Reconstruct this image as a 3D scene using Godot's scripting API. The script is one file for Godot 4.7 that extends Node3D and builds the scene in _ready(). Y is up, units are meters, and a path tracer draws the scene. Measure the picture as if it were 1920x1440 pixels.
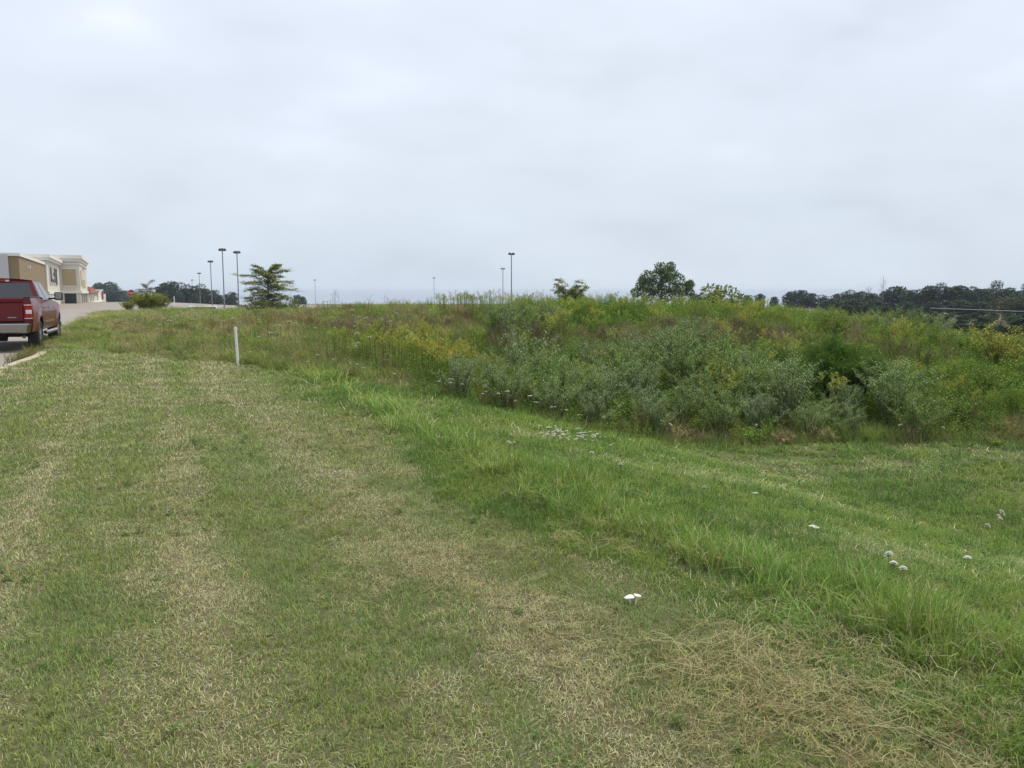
extends Node3D

# ---------------------------------------------------------------- constants
const ROAD_ANGLE := 0.44506            # the road runs 25.5 degrees left of the view
const EYE := 1.6
var SA := sin(ROAD_ANGLE)
var CA := cos(ROAD_ANGLE)
var n_big := FastNoiseLite.new()
var n_mid := FastNoiseLite.new()
var n_small := FastNoiseLite.new()
var names := {}
var M := {}

# ---------------------------------------------------------------- mesh collector
class MB:
	var v := PackedVector3Array()
	var n := PackedVector3Array()
	var c := PackedColorArray()
	var i := PackedInt32Array()
	func tri(a: Vector3, b: Vector3, d: Vector3, col := Color.WHITE) -> void:   # clockwise seen from outside
		var nn := (d - a).cross(b - a).normalized()
		var k := v.size()
		v.append(a); v.append(b); v.append(d)
		n.append(nn); n.append(nn); n.append(nn)
		c.append(col); c.append(col); c.append(col)
		i.append(k); i.append(k + 1); i.append(k + 2)
	func quad(a: Vector3, b: Vector3, d: Vector3, e: Vector3, col := Color.WHITE) -> void:
		var nn := (e - a).cross(b - a)
		if nn.length_squared() < 1e-14:
			nn = (d - b).cross(b - a)
		nn = nn.normalized()
		var k := v.size()
		v.append(a); v.append(b); v.append(d); v.append(e)
		for q in 4:
			n.append(nn); c.append(col)
		i.append(k); i.append(k + 1); i.append(k + 2); i.append(k); i.append(k + 2); i.append(k + 3)
	func box(p: Vector3, q: Vector3, col := Color.WHITE, bevel := 0.0) -> void:
		# p and q are opposite corners; a bevel cuts the twelve edges
		var lo := Vector3(minf(p.x, q.x), minf(p.y, q.y), minf(p.z, q.z))
		var hi := Vector3(maxf(p.x, q.x), maxf(p.y, q.y), maxf(p.z, q.z))
		hexa([Vector3(lo.x, lo.y, lo.z), Vector3(hi.x, lo.y, lo.z), Vector3(hi.x, lo.y, hi.z), Vector3(lo.x, lo.y, hi.z),
			Vector3(lo.x, hi.y, lo.z), Vector3(hi.x, hi.y, lo.z), Vector3(hi.x, hi.y, hi.z), Vector3(lo.x, hi.y, hi.z)], col, bevel)
	func hexa(p: Array, col := Color.WHITE, bevel := 0.0) -> void:
		# eight corners: bottom 0-3 and top 4-7, both running (-x-z, +x-z, +x+z, -x+z)
		var faces := [[4, 5, 6, 7], [3, 2, 1, 0], [7, 6, 2, 3], [5, 4, 0, 1], [4, 7, 3, 0], [6, 5, 1, 2]]
		if bevel <= 0.0:
			for f in faces:
				quad(p[f[0]], p[f[1]], p[f[2]], p[f[3]], col)
			return
		var inset := {}
		for f in 6:
			var q: Array = faces[f]
			for k in 4:
				var o: Vector3 = p[q[k]]
				var a: Vector3 = (p[q[(k + 1) % 4]] - o).normalized() * bevel
				var b: Vector3 = (p[q[(k + 3) % 4]] - o).normalized() * bevel
				inset[f * 8 + q[k]] = o + a + b
		for f in 6:
			var q: Array = faces[f]
			quad(inset[f * 8 + q[0]], inset[f * 8 + q[1]], inset[f * 8 + q[2]], inset[f * 8 + q[3]], col)
		for f in 6:
			for g in range(f + 1, 6):
				var both := []
				for k in 8:
					if inset.has(f * 8 + k) and inset.has(g * 8 + k):
						both.append(k)
				if both.size() == 2:
					var mid: Vector3 = (inset[f * 8 + both[0]] + inset[g * 8 + both[1]]) / 2.0
					var cen := Vector3.ZERO
					for k in p: cen += k / 8.0
					var a: Vector3 = inset[f * 8 + both[0]]; var b: Vector3 = inset[f * 8 + both[1]]
					var d: Vector3 = inset[g * 8 + both[1]]; var e: Vector3 = inset[g * 8 + both[0]]
					if (e - a).cross(b - a).dot(mid - cen) > 0.0: quad(a, b, d, e, col)
					else: quad(e, d, b, a, col)
		for k in 8:
			var t := []
			for f in 6:
				if inset.has(f * 8 + k): t.append(inset[f * 8 + k])
			var cen := Vector3.ZERO
			for q in p: cen += q / 8.0
			if (t[2] - t[0]).cross(t[1] - t[0]).dot(t[0] - cen) > 0.0: tri(t[0], t[1], t[2], col)
			else: tri(t[0], t[2], t[1], col)
	func tube(pts: Array, radii: Array, sides := 6, col := Color.WHITE, capped := true) -> void:
		var k0 := v.size()
		var ref := Vector3(0.31, 0.12, 0.94)
		for k in pts.size():
			var a: Vector3 = pts[maxi(k - 1, 0)]
			var b: Vector3 = pts[mini(k + 1, pts.size() - 1)]
			var d := (b - a).normalized()
			var x := d.cross(ref).normalized()
			var y := d.cross(x)
			for s in sides:
				var w := TAU * s / sides
				var o := x * cos(w) + y * sin(w)
				v.append(pts[k] + o * radii[k]); n.append(o); c.append(col)
		for k in pts.size() - 1:
			for s in sides:
				var a := k0 + k * sides + s
				var b := k0 + k * sides + (s + 1) % sides
				i.append(a); i.append(a + sides); i.append(b)
				i.append(b); i.append(a + sides); i.append(b + sides)
		if capped:
			for e in 2:
				var base := k0 + (0 if e == 0 else (pts.size() - 1) * sides)
				var d: Vector3 = (pts[1] - pts[0]).normalized() if e == 0 else (pts[-1] - pts[-2]).normalized()
				var k := v.size()
				for s in sides:
					v.append(v[base + s]); n.append(-d if e == 0 else d); c.append(col)
				for s in range(1, sides - 1):
					i.append(k); i.append(k + (s if e == 0 else s + 1)); i.append(k + (s + 1 if e == 0 else s))
	func blade(base: Vector3, az: float, h: float, w: float, lean: float, col: Color) -> void:
		var d := Vector3(cos(az), 0, sin(az))
		var side := Vector3(-sin(az), 0, cos(az)) * w * 0.5
		var mid := base + Vector3.UP * h * 0.55 + d * h * lean * 0.32
		var tip := base + Vector3.UP * h * (1.0 - 0.3 * lean * lean) + d * h * lean
		var nn := side.cross(mid - base).normalized()
		var n2 := side.cross(tip - mid).normalized()
		var k := v.size()
		v.append(base - side); v.append(base + side); v.append(mid - side * 0.8); v.append(mid + side * 0.8); v.append(tip)
		n.append(nn); n.append(nn); n.append((nn + n2).normalized()); n.append((nn + n2).normalized()); n.append(n2)
		for q in 5: c.append(col)
		for q in [0, 2, 1, 1, 2, 3, 2, 4, 3]: i.append(k + q)
	func leaf(base: Vector3, d: Vector3, up: Vector3, l: float, w: float, col: Color) -> void:
		# a pointed leaf of two triangles, bent a little along its rib
		var side := d.cross(up).normalized()
		var nn := side.cross(d).normalized()
		var mid := base + d * l * 0.45 + nn * w * 0.12
		var k := v.size()
		v.append(base); v.append(mid + side * w * 0.5); v.append(base + d * l - nn * l * 0.12); v.append(mid - side * w * 0.5)
		n.append(nn); n.append((nn + side * 0.3).normalized()); n.append(nn); n.append((nn - side * 0.3).normalized())
		for q in 4: c.append(col)
		for q in [0, 2, 1, 0, 3, 2]: i.append(k + q)
	func mesh(m: Material) -> ArrayMesh:
		var a := []
		a.resize(Mesh.ARRAY_MAX)
		a[Mesh.ARRAY_VERTEX] = v; a[Mesh.ARRAY_NORMAL] = n; a[Mesh.ARRAY_COLOR] = c; a[Mesh.ARRAY_INDEX] = i
		var o := ArrayMesh.new()
		o.add_surface_from_arrays(Mesh.PRIMITIVE_TRIANGLES, a)
		o.surface_set_material(0, m)
		return o

# ---------------------------------------------------------------- naming helpers
func numbered(called: String) -> String:
	var k: int = names.get(called, 0)
	names[called] = k + 1
	return called if k == 0 else "%s_%03d" % [called, k]

func tag(o: Node, label: String, category: String, group := "") -> Node:
	o.set_meta("label", label); o.set_meta("category", category)
	if group: o.set_meta("group", group)
	return o

func thing(called: String, label: String, category: String, at := Vector3.ZERO, turn := 0.0, group := "") -> Node3D:
	var o := Node3D.new()
	o.name = numbered(called)
	add_child(o)
	o.position = at; o.rotation.y = turn
	tag(o, label, category, group)
	return o

func part(mb: MB, called: String, m: Material, parent: Node) -> MeshInstance3D:
	return inst(mb.mesh(m), called, parent)

func inst(mesh: Mesh, called: String, parent: Node) -> MeshInstance3D:
	var o := MeshInstance3D.new()
	o.mesh = mesh
	o.name = numbered(called) if parent == self else called
	parent.add_child(o, true)
	return o

func structure(mb: MB, called: String, m: Material) -> MeshInstance3D:
	var o := part(mb, called, m, self)
	o.set_meta("kind", "structure")
	return o

func mat(col: Color, rough := 0.8, metal := 0.0) -> StandardMaterial3D:
	var m := StandardMaterial3D.new()
	m.albedo_color = col.linear_to_srgb()
	m.roughness = rough; m.metallic = metal
	m.cull_mode = BaseMaterial3D.CULL_DISABLED
	return m

func leafy(rough := 0.7, through := 0.5, spec := 0.35) -> StandardMaterial3D:
	var m := mat(Color.WHITE, rough)
	m.vertex_color_use_as_albedo = true
	m.metallic_specular = spec
	m.backlight_enabled = true
	m.backlight = Color(through, through, through)
	return m

func noise_tex(freq: float, seed_: int, ramp: Array, size := 512, octaves := 4) -> NoiseTexture2D:
	var t := NoiseTexture2D.new()
	var f := FastNoiseLite.new()
	f.seed = seed_; f.frequency = freq; f.fractal_octaves = octaves
	t.noise = f; t.width = size; t.height = size; t.seamless = true
	var g := Gradient.new()
	g.offsets = PackedFloat32Array(ramp.map(func(r): return r[0]))
	g.colors = PackedColorArray(ramp.map(func(r): return r[1].linear_to_srgb()))
	t.color_ramp = g
	return t

# ---------------------------------------------------------------- the lie of the land
func sm(a: float, b: float, x: float) -> float:
	var t := clampf((x - a) / (b - a), 0.0, 1.0)
	return t * t * (3.0 - 2.0 * t)

func along(x: float, z: float) -> float: return -x * SA - z * CA
func across(x: float, z: float) -> float: return x * CA - z * SA
func road_pt(s: float, t: float, y := 0.0) -> Vector3: return Vector3(-s * SA + t * CA, y, -s * CA - t * SA)

var foot_x := PackedFloat32Array([-60, -20, -14, -10.75, -7.9, -5.75, -3.6, -1.4, 0.35, 3.1, 6, 8.5, 14, 30, 60])
var foot_z := PackedFloat32Array([-55, -26.5, -22, -19.9, -17.9, -16.7, -14.8, -12.9, -12.5, -13.1, -13.3, -13.1, -12.4, -10, -6])
var crest_x := PackedFloat32Array([-60, -12.3, -9.5, -6.7, -1.9, 0.75, 6.35, 9.2, 10.8, 12.5, 14.7, 17.5, 21, 40])
var crest_y := PackedFloat32Array([-0.1, 0.25, 0.52, 0.8, 0.9, 0.85, 0.72, 0.58, 0.38, 0.1, -0.3, -0.8, -1.4, -2.8])

func lookup(xs: PackedFloat32Array, ys: PackedFloat32Array, x: float) -> float:
	if x <= xs[0]: return ys[0]
	for k in range(1, xs.size()):
		if x < xs[k]:
			var f := (x - xs[k - 1]) / (xs[k] - xs[k - 1])
			return lerpf(ys[k - 1], ys[k], f)
	return ys[ys.size() - 1]

func behind_foot(x: float, z: float) -> float:
	return lookup(foot_x, foot_z, x) - z

func kerb_line(s: float) -> float:          # where the verge meets the road, bulging at the kerb's end
	return -2.2 + 0.36 * sm(18, 21.5, s) - 0.5 * sm(22.5, 29, s)

func road_height(s: float) -> float:
	return -0.14 + 0.2 * sm(6, 24, s) - 0.84 * sm(30, 150, s) - 0.02 * maxf(0.0, s - 250.0) - 1.4 * sm(250, 330, s)

func height(x: float, z: float) -> float:
	var s := along(x, z)
	var t := across(x, z)
	var verge := 0.2 * sm(6, 24, s)
	var h := verge - 0.95 * sm(3.1, 8.6, t)
	h += 0.03 * n_mid.get_noise_2d(x * 1.3, z * 1.3)
	var b := behind_foot(x, z)
	if b > 0.0:
		var hc := lookup(crest_x, crest_y, x)
		var up := sm(-1.0, 15.5, b)
		h = lerpf(h, hc, (up - sm(-1.0, 15.5, 0.0)) / (1.0 - sm(-1.0, 15.5, 0.0)))
		h += 0.13 * n_big.get_noise_2d(x, z) * minf(b / 3.0, 1.0)
		var back := lerpf(34.0, 17.0, sm(-14, -5, x))
		h = lerpf(h, -2.6, sm(back, back + 34.0, b))
	# farther off the ground falls away to the right
	var far := sm(70, 190, -z)
	h = lerpf(h, -2.6 - 1.2 * sm(40, 120, x), far)
	h -= 0.045 * maxf(0.0, Vector2(x, z).length() - 330.0)
	# the road side
	var rd := road_height(s)
	if s > 0.0:
		var near_road := 1.0 - sm(-2.7, 4.5, t)
		if b > 0.0:
			h = lerpf(h, rd + 0.14, near_road * sm(0.0, 4.0, b))
		if t < kerb_line(s) - 0.22: h = minf(h, rd - 0.12)
	elif t < -2.45:
		h = rd - 0.12
	if s > 96.0 and t < 60.0:
		h = minf(h, lot_height(s, t) - 0.1)
	return h

func lot_height(s: float, t: float) -> float:
	return lerpf(road_height(s), minf(road_height(s), -2.6), sm(3, 45, t))

func ray(u: float, v: float) -> Vector3:
	var p := atan(170.0 / 1500.0)
	var d := Vector3((u - 960.0) / 1500.0, -(v - 720.0) / 1500.0, -1.0)
	return Vector3(d.x, d.y * cos(p) + d.z * sin(p), -d.y * sin(p) + d.z * cos(p))

func at_depth(u: float, v: float, depth: float) -> Vector3:
	var d := ray(u, v)
	return Vector3(0, EYE, 0) + d * (depth / -d.z)

func on_ground(u: float, v: float) -> Vector3:
	var d := ray(u, v)
	var k := 1.5
	while k < 400.0:
		var p := Vector3(0, EYE, 0) + d * k
		if p.y < height(p.x, p.z): return Vector3(p.x, height(p.x, p.z), p.z)
		k *= 1.004
	return Vector3(0, EYE, 0) + d * k

func column(u: float, depth: float) -> Vector3:      # the ground below picture column u at a depth
	var x := (u - 960.0) / 1500.0 * depth * 0.99364
	return Vector3(x, height(x, -depth), -depth)

# ---------------------------------------------------------------- start
func _ready() -> void:
	n_big.seed = 3; n_big.frequency = 0.16; n_big.fractal_octaves = 3
	n_mid.seed = 11; n_mid.frequency = 0.55; n_mid.fractal_octaves = 3
	n_small.seed = 23; n_small.frequency = 2.2; n_small.fractal_octaves = 2
	make_camera_and_light()
	make_materials()
	make_ground()
	make_road()
	make_shops()
	make_far_trees()
	make_lamps()
	make_near_trees()
	make_lawn()
	make_strip_and_swale()
	make_bank()
	make_shrubs()
	make_goldenrod()
	make_lace()
	make_stalks()
	make_truck()
	make_post()
	make_street_things()
	make_small_things()

func make_camera_and_light() -> void:
	var cam := Camera3D.new()
	cam.name = "camera"
	cam.fov = rad_to_deg(2.0 * atan(720.0 / 1500.0))
	cam.near = 0.05; cam.far = 4000.0
	add_child(cam)
	cam.position = Vector3(0, EYE, 0)
	cam.rotation.x = -atan(170.0 / 1500.0)
	cam.current = true
	var sun := DirectionalLight3D.new()
	sun.name = "sun"
	sun.light_energy = 0.5
	sun.light_angular_distance = 24.0
	sun.light_color = Color(1.0, 0.96, 0.9)
	sun.shadow_enabled = true
	add_child(sun)
	sun.look_at_from_position(Vector3.ZERO, -Vector3(0.45, 1.0, -0.32))
	var env := Environment.new()
	env.background_mode = Environment.BG_SKY
	env.tonemap_mode = Environment.TONE_MAPPER_LINEAR
	env.tonemap_exposure = 1.85
	env.sdfgi_enabled = true; env.ssao_enabled = true; env.ssil_enabled = true
	env.fog_enabled = true
	env.fog_density = 0.0002
	env.fog_light_color = Color(0.8, 0.85, 0.92)
	var sky := Sky.new()
	var pm := PanoramaSkyMaterial.new()
	pm.panorama = sky_picture(1.0 / 1.85)
	sky.sky_material = pm
	env.sky = sky
	var we := WorldEnvironment.new()
	we.name = "environment"
	we.environment = env
	add_child(we)

func sky_picture(k: float) -> ImageTexture:
	var w := 1024
	var h := 512
	var im := Image.create(w, h, false, Image.FORMAT_RGBF)
	var a := FastNoiseLite.new()
	a.seed = 5; a.frequency = 0.8; a.fractal_octaves = 5
	var b := FastNoiseLite.new()
	b.seed = 17; b.frequency = 0.35; b.fractal_octaves = 3
	var puff := FastNoiseLite.new()
	puff.seed = 29; puff.frequency = 3.6; puff.fractal_octaves = 5
	for y in h:
		var el := PI / 2.0 - PI * (y + 0.5) / h
		for x in w:
			var c := Color(0.62, 0.69, 0.76)
			if el > 0.0:
				var az := TAU * (x + 0.5) / w
				var d := Vector3(sin(az) * cos(el), sin(el), -cos(az) * cos(el))
				var p := Vector2(d.x, d.z) / (d.y + 0.16)
				var streak := a.get_noise_2d(p.x, p.y * 1.5)
				var broad := b.get_noise_2d(p.x, p.y)
				var blob := puff.get_noise_3d(d.x, d.y * 2.6, d.z)
				blob = blob * absf(blob) * 2.0 + blob * 0.4
				# a thin even overcast, a little brighter and whiter overhead than at the skyline
				var lift := sin(el)
				c = Color(0.625, 0.70, 0.785).lerp(Color(0.74, 0.79, 0.91), clampf(lift * 2.3, 0, 1))
				var g := 1.1 + 0.11 * blob + 0.05 * streak * sm(0.0, 0.25, lift) + 0.03 * broad + 0.16 * lift
				var warm := 0.02 * broad
				c = Color(c.r * (g + warm), c.g * g, c.b * (g - warm * 0.3))
			im.set_pixel(x, y, Color(c.r * k, c.g * k, c.b * k))
	return ImageTexture.create_from_image(im)

func make_materials() -> void:
	M.grass = leafy(0.75, 0.7, 0.15)
	M.dry = leafy(0.85, 0.5, 0.12)
	M.leaf = leafy(0.75, 0.7, 0.1)
	M.petal = leafy(0.8, 0.5, 0.2)
	M.bark = mat(Color(0.1, 0.08, 0.06), 0.95)
	M.bark.vertex_color_use_as_albedo = false
	M.twig = mat(Color(0.12, 0.09, 0.055), 0.9)
	M.farleaf = leafy(0.85, 0.4, 0.1)

# ---------------------------------------------------------------- ground and road
func ground_color(x: float, z: float) -> Color:
	if exp(-(pow(x - 2.4, 2) * 2.2 + pow(z + 7.6, 2) * 6.0)) > 0.45: return Color(0.13, 0.095, 0.065)     # a spot of bare earth
	return Color(0.135, 0.13, 0.065)

func make_ground() -> void:
	var mb := MB.new()
	var radii := [0.0]
	var r := 0.6
	while r < 3500.0:
		radii.append(r)
		r *= 1.022 if r < 90.0 else 1.09
	var angles := []
	var a := -PI
	while a < PI - 0.001:
		angles.append(a)
		a += deg_to_rad(0.6) if absf(a) < 0.85 else deg_to_rad(4.0)
	angles.append(PI)
	var na := angles.size()
	for ri in radii.size():
		for k in na:
			var x: float = radii[ri] * sin(angles[k])
			var z: float = -radii[ri] * cos(angles[k])
			var e := 0.06
			var h := height(x, z)
			mb.v.append(Vector3(x, h, z))
			mb.n.append(Vector3(h - height(x + e, z), e, h - height(x, z + e)).normalized() if radii[ri] < 60.0 else Vector3.UP)
			mb.c.append(ground_color(x, z))
	for ri in radii.size() - 1:
		for k in na - 1:
			var p := ri * na + k
			for q in [p, p + na, p + 1, p + 1, p + na, p + na + 1]: mb.i.append(q)
	var m := mat(Color.WHITE, 0.95)
	m.vertex_color_use_as_albedo = true
	m.albedo_texture = noise_tex(0.09, 9, [[0.3, Color(0.35, 0.35, 0.3)], [0.5, Color(0.85, 0.85, 0.8)], [0.7, Color(1.0, 0.95, 0.8)]], 1024, 5)
	m.uv1_triplanar = true; m.uv1_world_triplanar = true
	m.uv1_scale = Vector3(1.7, 1.7, 1.7)
	structure(mb, "ground", m)

func make_road() -> void:
	var asphalt := mat(Color.WHITE, 0.9)
	asphalt.albedo_texture = noise_tex(0.05, 4, [[0.25, Color(0.21, 0.185, 0.155)], [0.5, Color(0.27, 0.24, 0.2)], [0.75, Color(0.33, 0.30, 0.255)]], 512, 5)
	asphalt.uv1_triplanar = true; asphalt.uv1_world_triplanar = true
	asphalt.uv1_scale = Vector3(0.9, 0.9, 0.9)
	var mb := MB.new()
	var s := -12.0
	while s < 97.0:
		var e := s + 1.5
		mb.quad(road_pt(s, -13, road_height(s)), road_pt(e, -13, road_height(e)), road_pt(e, kerb_line(e) - 0.16, road_height(e)), road_pt(s, kerb_line(s) - 0.16, road_height(s)))
		s = e
	structure(mb, "road", asphalt)
	var lot := MB.new()
	s = 96.0
	while s < 330.0:
		var e := s + 6.0
		var ts := [-60.0, -14.0, -2.4, 3, 10, 18, 26, 34, 45, 60]
		for k in ts.size() - 1:
			var ta: float = ts[k]; var tb: float = ts[k + 1]
			lot.quad(road_pt(s, ta, lot_height(s, ta) + 0.004), road_pt(e, ta, lot_height(e, ta) + 0.004), road_pt(e, tb, lot_height(e, tb) + 0.004), road_pt(s, tb, lot_height(s, tb) + 0.004))
		s = e
	structure(lot, "parking_lot", asphalt)
	# concrete kerb stones and the gutter pan beside them
	var conc := mat(Color.WHITE, 0.9)
	conc.albedo_texture = noise_tex(0.03, 14, [[0.25, Color(0.34, 0.27, 0.19)], [0.5, Color(0.45, 0.38, 0.28)], [0.8, Color(0.52, 0.46, 0.36)]], 256, 5)
	conc.uv1_triplanar = true; conc.uv1_world_triplanar = true
	conc.uv1_scale = Vector3(2, 2, 2)
	var kerb := Node3D.new()
	kerb.name = "kerb"
	kerb.set_meta("kind", "structure")
	add_child(kerb)
	s = -9.0
	while s < 22.0:
		var e := minf(s + (3.0 if s < 17.0 else 1.5), 22.3) - 0.012
		var y0 := road_height(s) + 0.155
		var y1 := road_height(e) + 0.155
		var k0 := kerb_line(s)
		var k1 := kerb_line(e)
		var kb := MB.new()
		kb.hexa([road_pt(e, k1 - 0.19, y1 - 0.4), road_pt(e, k1, y1 - 0.4), road_pt(s, k0, y0 - 0.4), road_pt(s, k0 - 0.19, y0 - 0.4),
			road_pt(e, k1 - 0.17, y1), road_pt(e, k1, y1), road_pt(s, k0, y0), road_pt(s, k0 - 0.17, y0)], Color.WHITE, 0.015)
		part(kb, "kerb_stone", conc, kerb)
		if s < 19.0:
			var g := MB.new()
			g.quad(road_pt(s, k0 - 0.75, road_height(s) + 0.006), road_pt(e, k1 - 0.75, road_height(e) + 0.006), road_pt(e, k1 - 0.185, road_height(e) + 0.03), road_pt(s, k0 - 0.185, road_height(s) + 0.03))
			part(g, "gutter_slab", conc, kerb)
		s = e + 0.012

# ---------------------------------------------------------------- scattering
class Scatter:
	var buf := PackedFloat32Array()
	var count := 0
	func add(p: Vector3, turn: float, tilt: Vector2, sc: Vector3, col: Color) -> void:
		var b := Basis.from_euler(Vector3(tilt.x, turn, tilt.y)).scaled_local(sc)
		buf.append_array(PackedFloat32Array([b.x.x, b.y.x, b.z.x, p.x, b.x.y, b.y.y, b.z.y, p.y, b.x.z, b.y.z, b.z.z, p.z, col.r, col.g, col.b, 1.0]))
		count += 1

func spread(sc: Scatter, mesh: Mesh, called: String, parent: Node = self) -> MultiMeshInstance3D:
	var mm := MultiMesh.new()
	mm.transform_format = MultiMesh.TRANSFORM_3D
	mm.use_colors = true
	mm.mesh = mesh
	mm.instance_count = sc.count
	mm.buffer = sc.buf
	var o := MultiMeshInstance3D.new()
	o.multimesh = mm
	o.name = numbered(called) if parent == self else called
	o.set_meta("kind", "stuff")
	parent.add_child(o, true)
	return o

func stuff(called: String, label: String, category: String) -> Node3D:
	var o := Node3D.new()
	o.name = numbered(called)
	add_child(o)
	tag(o, label, category)
	o.set_meta("kind", "stuff")
	return o

# rings of jittered points in front of the camera; calls what(x, z, cell) for each
func sow(r0: float, r1: float, cell0: float, grow: float, seed_: int, what: Callable, jitter := 1.0) -> void:
	var g := RandomNumberGenerator.new()
	g.seed = seed_
	var r := r0
	while r < r1:
		var cell := cell0 * maxf(1.0, r / grow)
		var lim := 0.62 + atan(1.6 / r)
		var da := cell / r
		var a := -lim
		while a < lim:
			var rr := r + cell * jitter * g.randf()
			var aa := a + da * jitter * g.randf()
			what.call(rr * sin(aa), -rr * cos(aa), cell, g)
			a += da
		r += cell

func tuft(count: int, radius: float, h0: float, h1: float, w: float, lean: float, vary: float, seed_: int, m: Material) -> ArrayMesh:
	var g := RandomNumberGenerator.new()
	g.seed = seed_
	var mb := MB.new()
	for k in count:
		var a := g.randf() * TAU
		var q := sqrt(g.randf()) * radius
		var k2 := 1.0 + g.randf_range(-vary, vary)
		mb.blade(Vector3(cos(a) * q, -0.01, sin(a) * q), g.randf() * TAU, g.randf_range(h0, h1), w * g.randf_range(0.7, 1.25), lean * g.randf_range(0.3, 1.5), Color(k2 * g.randf_range(0.93, 1.07), k2, k2 * g.randf_range(0.85, 1.15)))
	return mb.mesh(m)

# a square of turf whose blades mix two palettes: [green a, green b], and dry ones for a share
func turf(count: int, half: float, h0: float, h1: float, w: float, lean: float, dry: float, ga: Color, gb: Color, seed_: int) -> ArrayMesh:
	var g := RandomNumberGenerator.new()
	g.seed = seed_
	var mb := MB.new()
	for k in count:
		var p := Vector3(g.randf_range(-half, half), -0.012, g.randf_range(-half, half))
		var c := ga.lerp(gb, clampf(g.randfn(0.5, 0.28), 0, 1))
		var q := lean
		var hh := g.randf_range(h0, h1)
		if g.randf() < dry:
			c = Color(0.52, 0.48, 0.28).lerp(Color(0.42, 0.43, 0.2), g.randf())
			var r := g.randf()
			if r < 0.1: c = Color(0.3, 0.2, 0.1)
			elif r < 0.19: c = Color(0.66, 0.61, 0.41)
			q *= 1.5
			hh *= 0.85
		mb.blade(p, g.randf() * TAU, hh, w * g.randf_range(0.7, 1.25), q * g.randf_range(0.25, 1.5), c * g.randf_range(0.65, 1.35))
	return mb.mesh(M.grass)

func bump(x: float, c: float, w: float) -> float:
	var d := (x - c) / w
	return exp(-d * d)

func dryness(x: float, z: float) -> float:
	var t := across(x, z)
	var s := along(x, z)
	var wob := 0.16 * n_big.get_noise_2d(x * 1.6 + 40.0, z * 1.6)
	var d := 0.14 + 0.3 * n_mid.get_noise_2d(x * 1.3, z * 1.3) + 0.15 * n_big.get_noise_2d(x * 2.0, z * 2.0) + 0.3 * n_small.get_noise_2d(x * 0.8, z * 0.8)
	d += 0.55 * n_mid.get_noise_2d(t * 3.6 + 70.0, s * 0.16)
	d += 0.46 * bump(t + wob, 0.32, 0.2) + 0.46 * bump(t + wob, 1.5, 0.28) + 0.3 * bump(t + wob, -0.68, 0.25) + 0.12 * bump(t, -1.7, 0.3)
	d += 0.14 * sm(5.0, 14.0, s) 
	d -= 0.35 * sm(2.0, 2.8, t + wob)
	return d

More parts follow.
